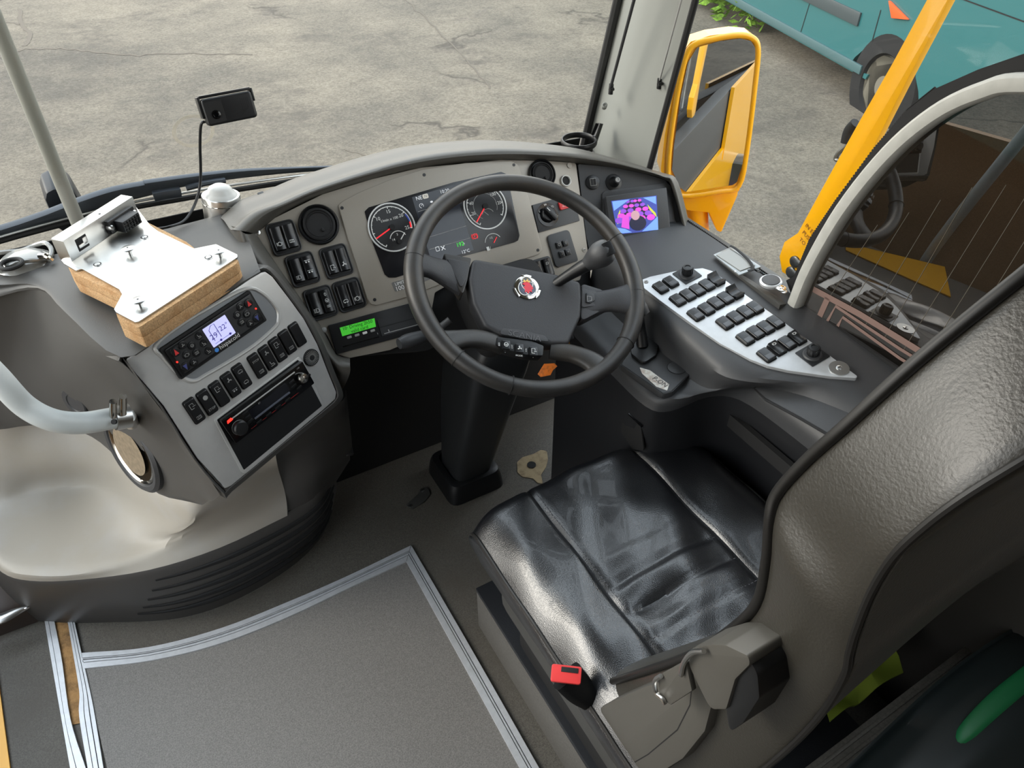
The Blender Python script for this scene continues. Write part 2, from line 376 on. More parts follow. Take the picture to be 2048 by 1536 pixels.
# shell
shell = mat('grey_headlining', S(140, 138, 132), .8)
brown = mat('brown_side_panel', S(92, 74, 58), .6, speck=.1)
b = B(); b.box(2.3, 5.2, .06, Matrix.Translation((0.0, -1.0, 2.33)), shell); b.make('ceiling', kind='structure')
b = B(); b.box(2.3, .05, 3.4, Matrix.Translation((0, -3.6, .6)), brown); b.make('wall_back', kind='structure')
b = B(); b.box(.04, 3.2, 3.4, Matrix.Translation((-1.15, -2.0, .6)), brown); b.make('wall_left', kind='structure')  # unseen; built without the coach's windows to cut daylight from behind
b = B(); b.box(.04, 4.9, .78, Matrix.Translation((1.135, -1.15, .37)), kick, .004)
b.box(.012, 4.9, 1.66, Matrix.Translation((1.163, -1.15, -.27)), yellow)
b.box(.05, .12, 1.7, Matrix.Translation((1.13, -.45, 1.5)), shell); b.box(.04, 2.6, 1.6, Matrix.Translation((1.13, -2.4, 1.5)), shell); b.box(.012, 3.1, 1.0, Matrix.Translation((1.163, -2.05, 1.0)), yellow); b.box(.012, 4.0, .25, Matrix.Translation((1.165, -1.58, .645)), yellow)  # unseen upper panel closes the window opening to cut daylight from behind
b.make('wall_right', kind='structure')
b = B(); b.box(2.3, .04, 1.55, Matrix.Translation((0, 1.86, -.155)), blackm); b.make('wall_front', kind='structure')
# ---- windscreen: glass and black printed edge
ck = glass('clear_windscreen', (.98, .98, .97, 1), .8, .006)
b = B(); b.prism([(-1.2, -.03), (1.1, -.03), (1.13, 1.5), (-1.2, 1.5)], -.004, .0, WS.M(), ck); w1_ = b.make('window_1', kind='structure')
sm_ = bpy.data.materials.new('faint_suction_mark'); sm_.use_nodes = True; bs = sm_.node_tree.nodes['Principled BSDF']; bs.inputs['Base Color'].default_value = S(235, 228, 210); bs.inputs['Alpha'].default_value = .28; bs.inputs['Roughness'].default_value = .9
b = B(); c_ = WS.uv(387, 262); b.ring(ell(.038, .036, 36, *c_), ell(.031, .029, 36, *c_), .0005, .001, WS.M(), sm_); b.make('suction_mark', w1_)
wsb = [(-250, 575), (0, 502), (110, 478), (330, 433), (480, 400), (720, 350), (900, 320), (1160, 275)]
b = B(); top = [WS.uv(*p) for p in wsb]; b.prism(top+[(1.1, -.2), (-.8, -.2)], .001, .003, WS.M(), rubber); b.make('trim_1', kind='structure')
# ---- A pillar
r0 = [W(1166, 300, y=1.56), W(1183, 303, y=1.53), W(1215, 318, y=1.43), W(1262, 330, y=1.33), W(1300, 338, x=1.088)]
def sc_up(px, y=None, x=None): return W(px[0], px[1], y=y, x=x)
r1 = [W(1236, 0, y=1.47), W(1250, 0, y=1.45), W(1288, 0, y=1.34), W(1342, 0, y=1.25), W(1388, 0, x=1.088)]
rows = [[a+(a-c)*.35 for a, c in zip(r0, r1)], r0, r1, [c+(c-a)*1.2 for a, c in zip(r0, r1)], [c+(c-a)*2.6 for a, c in zip(r0, r1)]]
b = B(); b.grid(rows, pillarm, 3, 5, thick=.012, dirn=(.7, .7, 0)); b.make('wall_pillar_front', kind='structure')
# black seals on both sides of the pillar
b = B(); b.tube([r0[0]+(r0[0]-r1[0])*.3, r0[0], r1[0], r1[0]+(r1[0]-r0[0])*2], .011, rubber, 8, 1)
b.tube([W(1288, 372, x=1.085), W(1300, 333, x=1.085), W(1391, 0, x=1.085), W(1391, 0, x=1.085)+(r1[4]-r0[4])*2], .007, rubber, 8, 1); b.make('trim_2', kind='structure')
# ---- side glass, printed edge, sill
b = B(); ck2 = glass('clear_side_glass', (.98, .985, .98, 1), .8, .008)
sg = [(1360, 455), (1290, 372), (1300, 330), (1391, 0)]
u0 = [SW.uv(*p) for p in sg]; pts = [SW.uv(1590, 598), u0[0], u0[1], u0[2], u0[3], (u0[3][0]+.15, 1.4), (.9, 1.4), (.75, .45), SW.uv(2048, 160), SW.uv(1860, 230), SW.uv(1700, 390)]
b.prism(pts, -.004, 0, SW.M(), ck2); b.make('window_2', kind='structure')
fr = [(1575, 560), (1591, 551), (1622, 477), (1674, 400), (1748, 300), (1815, 222), (1870, 178), (1960, 138), (2070, 100), (2200, 70), (2200, 140), (2048, 170), (1950, 195), (1860, 240), (1775, 310), (1690, 420), (1615, 545), (1590, 600)]
b = B(); b.ppx(SW, fr, .001, .004, rubber); b.ppx(SW, [(1300, 396), (1360, 430), (1560, 570), (1600, 600), (1900, 800), (1905, 830), (1590, 628), (1368, 470), (1285, 410)], .001, .006, rubber)
for i in range(60):   # dotted print edge
    t = i/59; q = Vector((1368, 436)).lerp(Vector((1552, 560)), t); u, v = SW.uv(*q); b.prism(ell(.0022, .0022, 8, u, v+.001), .001, .0016, SW.M(), rubber)
P_ = [(1591, 551), (1622, 477), (1674, 400), (1748, 300), (1815, 222), (1870, 178)]
for i in range(90):
    t = i/89*(len(P_)-1); k = min(int(t), len(P_)-2); q = Vector(P_[k]).lerp(Vector(P_[k+1]), t-k); u, v = SW.uv(*q); b.prism(ell(.0024, .0024, 8, u, v+.0012), .001, .0016, SW.M(), rubber)
b.make('trim_3', kind='structure')
# ---- the driver's sliding window: rounded grey frame, dark glass with heater wires and a stencilled border
fo = [(1592, 607), (1624, 531), (1690, 418), (1782, 305), (1876, 226), (1968, 182), (2060, 166)]
cl = [SW.up(.018).hit(*p) for p in fo]; cl += [Vector((1.072, .35, 1.31)), Vector((1.072, .1, 1.31)), Vector((1.072, -.3, 1.31))]
b = B(); b.tube(cl, (.0145, .014), greyfr, 10, 5, nrm=(-1, 0, 0)) if False else b.tube(cl, [(.0135, .016)]*len(cl), greyfr, 12, 5, nrm=(-1, 0, 0), sq=.7)
b.make('trim_4', kind='structure')
SG = Frame((1.076, .79, .8), (math.sin(math.radians(6)), -math.cos(math.radians(6)), 0), (-math.cos(math.radians(6)), -math.sin(math.radians(6)), 0))
gl = [(1598, 608), (1630, 535), (1700, 424), (1790, 315), (1882, 238), (1972, 196), (2060, 178)]
gp = [SG.uv(*p) for p in gl]+[(1.1, .41), (1.1, -.14)]+[SG.uv(1900, 812)]
sl = glass('dark_sliding_glass', (.22, .2, .18, 1), 1., .16)
b = B(); b.prism(gp, -.004, 0, SG.M(), sl); win3 = b.make('window_3', kind='structure')
wire = mat('heater_wire', S(120, 112, 100), .4)
stn = mat('stencilled_border', S(128, 104, 96), .6)
b = B()
for i in range(13):
    xb = 1655+i*38; yb = 600+i*25; dx = 140; b.tube([SG.up(.0006).hit(xb, yb), SG.up(.0006).hit(xb+(205 if i > 3 else 100+i*25), yb-(330 if i > 3 else 150+i*50))], .0004, wire, 4, 1)
b.make('heater_wires', win3)
b = B()
def strip(pp, wd): b.line([SG.uv(*p) for p in pp], wd, SG.M(), stn, .0012)
strip([(1627, 578), (1720, 628), (1850, 708), (1960, 775)], .012)
strip([(1652, 648), (1672, 612), (1800, 697), (1960, 795)], .006); strip([(1676, 652), (1686, 634), (1800, 716), (1960, 815)], .006)
strip([(1640, 632), (1656, 596)], .011)
b.make('stencilled_border', win3)
# side sill ledge
b = B(); b.grid([[W(1330, 395, x=1.085), W(1355, 470, z=.79)], [W(1372, 455, x=1.088), W(1390, 490, z=.79)], [W(1450, 505, x=1.088), W(1440, 525, z=.795)], [W(1590, 604, x=1.088), W(1560, 610, z=.795)]], soft, 3, 1, thick=.01, dirn=(0, 0, -1)); b.make('window_sill', kind='structure')
# ---- aluminium floor edgings
groove = mat('trim_groove', S(96, 98, 100), .6)
def edging(b, lp, rp, cuts=(.3, .52, .76)):
    """ribbed strip between two floor lines given as picture points"""
    L_, R2_ = smooth([FL.hit(*p) for p in lp], 5), smooth([FL.hit(*p) for p in rp], 5)
    z = lambda h: Vector((0, 0, h))
    ed = [0]+list(cuts)+[1]
    for k in range(len(ed)-1):
        f0, f1 = ed[k]+(.02 if k else 0), ed[k+1]-(.02 if k < len(ed)-2 else 0); h = .0065 if k % 2 else .0055
        b.grid([[l.lerp(r, f0), l.lerp(r, f0+.01)+z(h), l.lerp(r, f1-.01)+z(h), l.lerp(r, f1)] for l, r in zip(L_, R2_)], alu, 1, 1)
    b.grid([[l+z(.002), r+z(.002)] for l, r in zip(L_, R2_)], groove, 1, 1)
b = B(); edging(b, [(164, 1308), (300, 1296), (444, 1258), (581, 1204), (700, 1152), (822, 1093)], [(170, 1340), (308, 1323), (444, 1289), (581, 1235), (700, 1178), (813, 1126)], (.34, .44, .62)); b.make('trim_5', kind='structure')
b = B(); edging(b, [(813, 1126), (930, 1338), (1052, 1562)], [(823, 1093), (950, 1312), (1092, 1562)], (.45, .6)); b.make('trim_6', kind='structure')
b = B(); edging(b, [(137, 1247), (147, 1305), (160, 1385), (160, 1436), (178, 1545)], [(151, 1247), (164, 1305), (182, 1385), (192, 1436), (210, 1545)], (.35, .7)); b.make('trim_7', kind='structure')
b = B(); edging(b, [(90, 1240), (106, 1334), (128, 1460), (143, 1545)], [(111, 1246), (126, 1323), (143, 1440), (176, 1545)], (.4,)); b.make('trim_8', kind='structure')
rot = mat('rotten_board', S(172, 132, 84), .9, bump=.8, bscale=60, wear=S(60, 46, 34), wscale=22, bdist=.006)
b = B(); b.grid([[FL.up(.0015).hit(108, 1240), FL.up(.0015).hit(141, 1240)], [FL.up(.0015).hit(123, 1330), FL.up(.0015).hit(156, 1330)], [FL.up(.0015).hit(138, 1420), FL.up(.0015).hit(164, 1410)], [FL.up(.0015).hit(142, 1450), FL.up(.0015).hit(162, 1446)]], rot, 3, 3)
b.make('exposed_board', label='crumbling brown board showing between the two aluminium strips by the step', cat='floor board')
b = B(); b.ppx(FL, [(-60, 1330), (-6, 1330), (23, 1545), (40, 1700), (-200, 1700)], .0, .005, yellow); b.make('trim_9', kind='structure')
# worn patch and metal latch on the floor
pat = mat('bared_floor_patch', S(168, 150, 118), .8, wear=S(120, 104, 80), wscale=40)
b = B(); o = [FL.uv(*p) for p in [(1035, 945), (1034, 925), (1045, 915), (1068, 908), (1082, 900), (1094, 903), (1096, 920), (1092, 935), (1082, 950), (1086, 968), (1075, 966), (1066, 957), (1045, 954)]]
b.prism(fillet(o, .01), .0005, .0015, FL.M(), pat); b.cyl(.013, .001, .004, FL.at(1063, 931), blackm); b.make('worn_floor_patch', label='pale worn ring around a dark hole in the floor, in front of the seat', cat='floor patch')
b = B(); o = [FL.uv(*p) for p in [(812, 1012), (836, 990), (842, 978), (856, 977), (861, 990), (850, 1004), (825, 1020)]]; b.prism(fillet(o, .006), 0, .004, FL.M(), mat('dull_metal', S(96, 95, 92), .4, .6), .001); screw(b, FL.at(822, 1014, .004), .006); screw(b, FL.at(845, 983, .004), .006)
b.make('floor_latch', label='small angled metal latch plate lying flat on the floor near the pedals', cat='latch')

# ---- entrance side, seen only mirrored in the dark sliding glass
b = B(); b.box(.03, 2.4, 1.25, Matrix.Translation((-1.02, .9, -.18)), mat('entrance_brown_panel', S(160, 126, 92), .6, speck=.15)); b.make('wall_entrance', kind='structure')

er = thing('entrance_handrail', 'pale blue-grey handrail crossing the reflection in the dark sliding side glass', 'handrail', (-.8, 1.1, -.5))
b = B(); b.tube([(-.8, .80, 1.15), (-.8, .90, .80), (-.8, .971, .553), (-.8, 1.10, .06), (-.8, 1.13, -.2), (-.8, 1.13, -.5)], .023, railm, 14, 4); b.make('rail', er)
# ================================================================ DASHBOARD
dash = thing('dashboard', 'dark grey curved dashboard binnacle with a warm grey instrument facia behind the steering wheel', 'dashboard', (.5, 1.3, .7))
inner = [(512, 468), (549, 436), (595, 410), (646, 388), (744, 358), (842, 335), (930, 324), (1000, 320), (1088, 321), (1150, 326), (1221, 334), (1288, 347), (1330, 360), (1344, 378), (1372, 484)]
outer = [(460, 458), (500, 423), (555, 402), (622, 373), (720, 340), (800, 317), (866, 303), (940, 295), (1000, 292), (1088, 296), (1177, 307), (1243, 324), (1321, 347), (1352, 364), (1384, 487)]
def bothF(px, py, h=0):
    if px < 1160: return CL.up(h).hit(px, py)
    return PD.up(h).hit(px, py)
rin = [bothF(*p, -.012) for p in inner]; r_in2 = [bothF(*p, .0) for p in inner]
lip = [bothF(a[0]*.6+c[0]*.4, a[1]*.6+c[1]*.4-1, .022) for a, c in zip(inner, outer)]
mid = [bothF(a[0]*.15+c[0]*.85, a[1]*.15+c[1]*.85, .012) for a, c in zip(inner, outer)]
out = [bothF(*c, -.02) for c in outer]
back = [p+Vector((0, .07, -.012)) for p in out]; back2 = [p+Vector((0, .15, -.06)) for p in out]; back3 = [p+Vector((0, .19, -.2)) for p in out]
def clampx(L, m=1.075): return [Vector((min(p.x, m), p.y, p.z)) for p in L]
b = B(); b.grid([rin, r_in2, lip, mid, out, clampx(back), clampx(back2), clampx(back3)], rimgrey, 4, 5); b.make('binnacle_hood', dash)
# left flank of the hood running down beside the centre console
Lf = [[(512, 466), (492, 468), (472, 455), (460, 452), (452, 458)], [(530, 495), (510, 505), (488, 500), (470, 490), (455, 480)], [(560, 540), (545, 548), (530, 548), (500, 520), (470, 500)], [(612, 612), (600, 618), (590, 622), (570, 600), (545, 560)], [(642, 652), (632, 665), (625, 680), (620, 700), (600, 700)], [(672, 706), (672, 722), (672, 740), (660, 760), (640, 770)], [(700, 716), (700, 730), (700, 745), (690, 770), (670, 800)]]
hs = [(.0), .02, .012, -.04, -.1]
b = B(); b.grid([[CL.up(hs[j]).hit(*q) for j, q in enumerate(r)] for r in Lf], rimgrey, 4, 4); b.make('hood_flank', dash)
# facia plate
face = [(512, 468), (549, 436), (646, 388), (744, 358), (842, 335), (1000, 320), (1088, 321), (1152, 326), (1176, 505), (1160, 560), (1100, 575), (1060, 545), (905, 565), (870, 585), (860, 640), (846, 672), (780, 700), (700, 716), (672, 708), (655, 672), (612, 612), (560, 540)]
b = B(); b.ppx(CL, face, -.012, 0, facia, .006, .001)
M = CL.M()
for q in ((515, 465), (650, 690), (1168, 500)): screw(b, CL.at(*q), .005, steel if q[0] < 600 else facia)
b.cyl(.006, 0, .002, CL.at(1139, 331), facia); b.cyl(.0028, .0, .001, CL.at(1167, 500), black)
b.make('facia_plate', dash)
b = B(); b.ppx(CL, [(560, 470), (700, 400), (1000, 345), (1160, 350), (1190, 520), (1190, 620), (1000, 640), (860, 700), (700, 712), (640, 640)], -.10, -.02, blackm); b.box(1.15, .02, .74, Matrix.Translation((.53, 1.52, .371)), blackm); b.make('inner_carcass', dash)  # black closure added under the dash to stop stray light and read dark
# pod to the right
b = B(); pod = [(1156, 328), (1221, 334), (1288, 347), (1330, 360), (1344, 378), (1373, 488), (1260, 512), (1185, 530), (1172, 470)]
b.ppx(PD, pod, -.012, .0, soft2, .004); b.make('side_pod_face', dash)
b = B(); b.ppx(PD, [(1203, 388), (1210, 382), (1330, 366), (1340, 372), (1352, 470), (1350, 486), (1220, 505), (1212, 500)], 0, .004, soft2, .006, .001)
screw(b, PD.at(1331, 383, .004), .0045, black); screw(b, PD.at(1340, 481, .004), .0045, black); b.make('monitor_bracket', dash)
# instrument panel
plate = [(676, 412), (684, 404), (720, 385), (780, 360), (845, 340), (930, 327), (1021, 323), (1034, 330), (1041, 350), (1059, 406), (1083, 500), (1078, 508), (1068, 512), (950, 547), (887, 566), (815, 594), (752, 611), (742, 609), (734, 598), (720, 553), (695, 478)]
b = B(); b.ppx(CL, plate, .0, .0045, facia, .004, .0012)
for q in ((683, 417), (847, 351), (1026, 331), (748, 600), (1074, 501)): b.lathe([(.0032, 0), (.0032, .0007), (0, .0007)], CL.at(*q, .0045), black, 12)
b.ppx(CL, [(781, 566), (808, 559), (860, 546), (866, 556), (820, 576), (789, 584)], .0045, .0049, mat('grey_label', S(95, 94, 92), .6), .003)
a_tilt = 0.
b.text('LIMITED SPEED', .0085, CL.at(815, 562, .005), white); b.text('100 km/h', .0125, CL.at(812, 573, .005), white)
ip = b.make('instrument_panel', dash)
glas = [(728, 424), (736, 417), (770, 407), (820, 392), (905, 366), (1006, 380), (1016, 392), (1036, 470), (1034, 481), (1026, 486), (945, 508), (917, 514), (830, 543), (790, 557), (776, 556), (768, 550), (744, 487)]
glas = [(728, 424), (736, 416), (820, 391), (905, 366), (1000, 345), (1012, 350), (1037, 472), (1034, 482), (1026, 486), (945, 508), (917, 515), (850, 537), (790, 556), (776, 556), (768, 550), (744, 487)]
b = B(); b.ppx(CL, glas, .0045, .006, mat('display_black', S(26, 26, 29), .22), .004, .0005); b.make('display_glass', ip)
def gauge(name, c, r, marks, a0, a1, needle, big=True, col=white):
    b = B(); u, v = CL.uv(*c); M = CL.M(u, v, .006)
    b.ring(ell(r, r, 48), ell(r*.94, r*.94, 48), 0, .002, M, silver, .0004)
    b.prism(ell(r*.94, r*.94, 48), 0, .0006, M, mat_gauge)
    b.line(arc(r*.84, a0, a1, 36), r*.035, M, white, .001)
    n = len(marks)
    for i, t in enumerate(marks):
        a = math.radians(a0+(a1-a0)*i/(n-1)); 
        if t: b.text(t, r*.2, M@Matrix.Translation((math.cos(a)*r*.64, math.sin(a)*r*.64, 0)), white, .001)
        b.line([(math.cos(a)*r*.76, math.sin(a)*r*.76), (math.cos(a)*r*.86, math.sin(a)*r*.86)], r*.035, M, white, .0011)
    N = 4*(n-1)
    for i in range(N+1):
        a = math.radians(a0+(a1-a0)*i/N); b.line([(math.cos(a)*r*.8, math.sin(a)*r*.8), (math.cos(a)*r*.86, math.sin(a)*r*.86)], r*.018, M, white, .001)
    a = math.radians(needle); b.line([(math.cos(a)*r*.1, math.sin(a)*r*.1), (math.cos(a)*r*.82, math.sin(a)*r*.82)], r*.05, M, redneedle, .0022); b.cyl(r*.12, .001, .004, M, blackm, 16)
    return b, M
mat_gauge = mat('gauge_face', S(22, 22, 24), .35); redneedle = mat('red_needle', S(235, 40, 50), .4, emit=S(235, 30, 40), es=.6); glow = mat('lit_white_print', S(230, 230, 230), .5, emit=S(210, 215, 225), es=.35)
green = mat('lit_green_print', S(60, 200, 70), .5, emit=S(60, 210, 60), es=.6)
rg = .0475
b, M = gauge('', (782, 456), rg, ['', '', '10', '15', '20', '25'], 235, -15, 200)
b.text('1/min x 100', rg*.16, M@Matrix.Translation((0, rg*.33, 0)), white, .001)
b.line(arc(rg*.8, 28, 5, 6), rg*.06, M, mat('blue_mark', S(40, 70, 170), .5), .0012); b.line(arc(rg*.8, 3, -14, 6), rg*.06, M, redneedle, .0012)
sm = M@Matrix.Translation((rg*.12, -rg*.55, 0)); b.line(arc(rg*.36, 160, 20, 16), rg*.03, sm, white, .0012); b.line([(0, -.004), (rg*.33, rg*.22)], rg*.04, sm, white, .0015); b.cyl(rg*.1, .001, .004, sm@Matrix.Translation((0, -.004, 0)), blackm, 12)
b.text('14', rg*.14, sm@Matrix.Translation((-rg*.22, rg*.05, 0)), white, .0012); b.text('3', rg*.14, sm@Matrix.Translation((0, rg*.22, 0)), white, .0012)
b.make('rev_counter', ip)
b, M = gauge('', (968, 414), rg, ['', '20', '40', '60', '80', '100', '120', ''], 235, -40, 222)
b.line(arc(rg*.55, 240, -30, 24), rg*.02, M, greyp, .0012)
sm = M@Matrix.Translation((rg*.02, -rg*.4, 0)); b.line(arc(rg*.28, 160, 20, 12), rg*.03, sm, greyp, .0012); b.line([(0, 0), (-rg*.15, rg*.2)], rg*.03, sm, greyp, .0014)
b.make('speedometer', ip)
b = B()
u, v = CL.uv(985, 487); M = CL.M(u, v, .0062); b.line(arc(.019, 165, 25, 16), .0012, M, white, .001); b.line([(0, 0), (.010, .010)], .0016, M, redneedle, .0015); b.text('1/2', .006, M@Matrix.Translation((-.003, .011, 0)), white, .001); b.box(.006, .008, .0004, M, white, c=(-.016, -.008, .001)); b.line([(-.012, -.011), (-.01, -.005)], .001, M, white, .001)
u, v = CL.uv(947, 474); M = CL.M(u, v, .0062); b.line(ell(.0048, .0048, 16), .0012, M, redneedle, .001, True); b.line(arc(.0068, 130, 230, 6), .001, M, redneedle); b.line(arc(.0068, -50, 50, 6), .001, M, redneedle); b.text('P', .008, M, redneedle, .001)
b.make('fuel_gauge', ip)
# centre screen
b = B(); scr = mat('screen_dark', S(36, 39, 46), .2, emit=S(34, 38, 46), es=.15)
b.ppx(CL, [(822, 396), (905, 372), (945, 501), (862, 527)], .006, .0063, scr)
lp = lambda x, y: CL.uv(x, y)
M0 = CL.M(0, 0, .0064)
for a_, c_ in (((834, 425), (912, 401)), ((848, 478), (930, 453)), ((857, 500), (938, 477))): b.line([lp(*a_), lp(*c_)], .0008, M0, greyp, .0002)
b.text('NE', .0105, CL.at(836, 398, .0064), glow); b.prism(rrect(.012, .009, .003), .0064, .0066, CL.at(849, 394), mat('n_badge', S(205, 200, 190), .5, emit=S(200, 195, 185), es=.3)); b.text('N', .008, CL.at(849, 394, .0068), greyp)
b.text('10:20', .0095, CL.at(887, 384, .0064), glow)
Mq = CL.at(841, 413, .0064); b.line(arc(.0042, -40, 260, 12), .0008, Mq, glow); b.line([(0, 0), (.003, .003)], .0008, Mq, glow)
Mq = CL.at(861, 405, .0064); b.prism(ell(.003, .002, 10), 0, .0003, Mq, glow)
b.text('192', .0115, CL.at(918, 490, .0064), green, bold=.015); b.text('h', .006, CL.at(926, 488, .0064), glow)
b.text('12°C', .009, CL.at(929, 504, .0064), glow)
Mq = CL.at(884, 497, .0064); b.line([(-.004, -.004), (.004, .004)], .0014, Mq, glow); b.line([(-.004, .004), (.004, -.004)], .0014, Mq, glow)
Mq = CL.at(873, 499, .0064); b.line(rrect(.007, .008, .001), .0009, Mq, glow, .0004, True)
b.make('centre_screen', ip)
# ---- rocker switches and their housings
def rocker(b, M, w_, h_, tilt=0, m=None, d=.007, icons=(), bezel=False):
    """one rocker: curved body, gloss front, printed symbols"""
    prof = []
    n = 8
    for i in range(n+1):
        y = -h_/2+h_*i/n; q = i/n; z = d*(.75+.35*abs(q-.5)*2*(1 if (q > .5) == (tilt > 0) or tilt == 0 else .1)); prof.append((y, z))
    v = []; f = []
    for (y, z) in prof:
        for x, dz in ((-w_/2, -d*.5), (-w_/2*.97, -.0012), (-w_/2*.8, 0), (w_/2*.8, 0), (w_/2*.97, -.0012), (w_/2, -d*.5)): v.append((x, y*(1 if abs(x) < w_/2 else 1), z+dz))
    k = 6
    for i in range(n):
        for j in range(k-1): f.append((i*k+j, i*k+j+1, (i+1)*k+j+1, (i+1)*k+j))
    # ends
    b0 = len(v); v += [(-w_/2*.9, -h_/2-.0015, 0), (w_/2*.9, -h_/2-.0015, 0), (-w_/2*.9, h_/2+.0015, 0), (w_/2*.9, h_/2+.0015, 0)]
    f += [(b0, b0+1, 5, 4, 3, 2, 1, 0), (b0+3, b0+2, n*k, n*k+1, n*k+2, n*k+3, n*k+4, n*k+5)]
    f += [(b0, 0, n*k, b0+2)]+[(0, i*k, (i+1)*k) for i in range(0)]
    for side in (0, 5):
        ring = [i*k+side for i in range(n+1)]; base = [b0+(0 if side == 0 else 1), b0+(2 if side == 0 else 3)]; f.append(tuple([base[0]]+ring+[base[1]]))
    b._add(v, f, m or switchm, M)
    top = d*1.02
    for (kind, y, s_) in icons:
        zz = d*(.75+.35*abs(y/h_)*2*(1 if (y > 0) == (tilt > 0) or tilt == 0 else .1))+.0004
        T = M@Matrix.Translation((0, y, zz)); symbol(b, kind, s_, T, white)
def symbol(b, k, s, T, m):
    L = lambda p, w_=.1, c=False: b.line([(x*s, y*s) for x, y in p], w_*s, T, m, .0001, c)
    if k == 'car': L([(-.5, -.2), (-.5, .1), (-.2, .35), (.3, .35), (.5, .1), (.5, -.2)], .1, True); b.prism(ell(.12*s, .12*s, 8, -.25*s, -.25*s), 0, .0003, T, m); b.prism(ell(.12*s, .12*s, 8, .25*s, -.25*s), 0, .0003, T, m)
    elif k == 'ring': L(ell(.42, .42, 14), .1, True); L([(-.55, -.4), (-.65, 0), (-.55, .4)], .08); L([(.55, -.4), (.65, 0), (.55, .4)], .08)
    elif k == 'door': L([(-.4, -.5), (-.4, .5), (.3, .5), (.3, .1)], .1); L([(-.4, -.5), (.2, -.5)], .1); L([(0, -.1), (.6, -.1)], .1)
    elif k == 'lamp': L([(-.2, -.45), (-.2, .45), (.25, .3), (.4, 0), (.25, -.3)], .1, True); [L([(-.75, y), (-.35, y-.05)], .09) for y in (-.3, 0, .3)]
    elif k == 'fan': [L([(0, 0), (.5*math.cos(a), .5*math.sin(a)), (.3*math.cos(a+.6), .3*math.sin(a+.6))], .16) for a in (1.6, 3.7, 5.8)]
    elif k == 'dots': b.prism(ell(.18*s, .18*s, 10, -.28*s, 0), 0, .0003, T, m); b.prism(ell(.18*s, .18*s, 10, .28*s, 0), 0, .0003, T, m); L([(-.6, .35), (.6, .35)], .09)
    elif k == 'dot': b.prism(ell(.45*s, .45*s, 16), 0, .0003, T, m)
    elif k == 'box': L([(-.5, -.3), (-.5, .3), (.5, .3), (.5, -.3)], .1, True); [L([(x, -.3), (x, .3)], .07) for x in (-.2, .1, .35)]
    elif k == 'seat': L([(-.3, .5), (-.2, -.1), (.3, -.1), (.4, -.5)], .14); L([(-.45, -.45), (.5, -.45)], .1)
    elif k == 'wheel': L(ell(.4, .4, 14), .1, True); L([(-.4, 0), (.4, 0)], .09); L([(0, 0), (0, -.4)], .09)
    else: b.text(k, s, T, m, .0002)
banks = [((567, 476), [((552, 477), [('ring', -.010, .008)]), ((578, 470), [('box', -.010, .008)])]),
         ((605, 539), [((594, 547), [('lamp', -.013, .008)]), ((619, 539), [('dots', .010, .009), ('dots', -.009, .009)])]),
         ((672, 523), [((660, 529), [('door', -.010, .009)]), ((685, 521), [('fan', -.009, .010)])]),
         ((641, 606), [((627, 610), [('lamp', -.012, .009)]), ((654, 603), [('0', .012, .009), ('wheel', .001, .008), ('box', -.010, .006)])]),
         ((698, 590), [((683, 595), [('car', -.010, .009)]), ((709, 587), [('ring', -.011, .009)])])]
for c, sw in banks:
    u, v = CL.uv(*c); b = B(); b.prism(rrect(.051, .058, .009), 0, .003, CL.M(u, v), black, .001); b.ring(rrect(.053, .060, .010), rrect(.047, .054, .008), .0, .0042, CL.M(u, v), black, .0008)
    h = b.make('switch_housing', dash)
    for k, (q, ic) in enumerate(sw):
        b = B(); uu = u+(-.0112 if k == 0 else .0112); rocker(b, CL.M(uu, v, .003), .0185, .041, tilt=(1 if c[0] != 605 or k == 0 else 0), icons=ic); b.make('rocker_switch', h)
# small pair low on the right, behind the wheel
u, v = CL.uv(1083, 538); b = B(); b.prism(rrect(.052, .045, .008), 0, .004, CL.M(u, v), black, .001); h = b.make('switch_housing', dash)
for du in (-.012, .012): b = B(); rocker(b, CL.M(u+du, v, .004), .0185, .034, 1, icons=[('lamp', .008, .006)]); b.make('rocker_switch', h)
# ---- air vents
for c, r in (((637, 450), .0375), ((1083, 349), .031)):
    u, v = CL.uv(*c); b = B(); b.lathe([(r, 0), (r, .006), (r*.94, .009), (r*.86, .006), (r*.84, .003), (0, .003)], CL.M(u, v), black, 40)
    h = b.make('air_vent', dash)
    b = B(); b.lathe([(r*.8, .003), (r*.79, .008), (r*.7, .0095), (r*.66, .007), (r*.6, .008), (r*.56, .006), (0, .0065)], CL.M(u, v), blackm, 40); b.lathe([(r*.1, 0), (r*.08, .004), (0, .005)], CL.M(u+r*.1, v-r*.3, .006), blackm, 12); b.make('vent_flap', h)
b = B(); M = CL.at(1131, 362); b.lathe([(.0125, 0), (.0125, .003), (.0115, .0045), (.0098, .0045), (.0092, .002), (.0092, -.01)], M, mat('socket_ring', S(205, 205, 200), .35), 28); b.cyl(.0092, -.01, .0012, M, blackm); b.make('power_socket', dash)
b = B(); M = PD.at(1185, 365); b.lathe([(.0155, 0), (.0155, .003), (.0135, .004), (0, .004)], M, black, 28); b.box(.014, .016, .002, M, greyp, .0005, c=(0, 0, .0045)); b.box(.005, .0135, .001, M, blackm, c=(-.0033, 0, .006)); b.box(.005, .0135, .001, M, blackm, c=(.0033, 0, .006)); b.make('usb_socket', dash)
b = B(); M = PD.at(1227, 365); b.lathe([(.018, 0), (.018, .002), (.012, .004), (.008, .012), (.0065, .022), (.007, .026), (0, .0265)], M, black, 24); b.lathe([(.005, .0262), (.005, .028), (.003, .028), (.003, .027)], M, greyp, 16); b.make('mirror_joystick', dash)
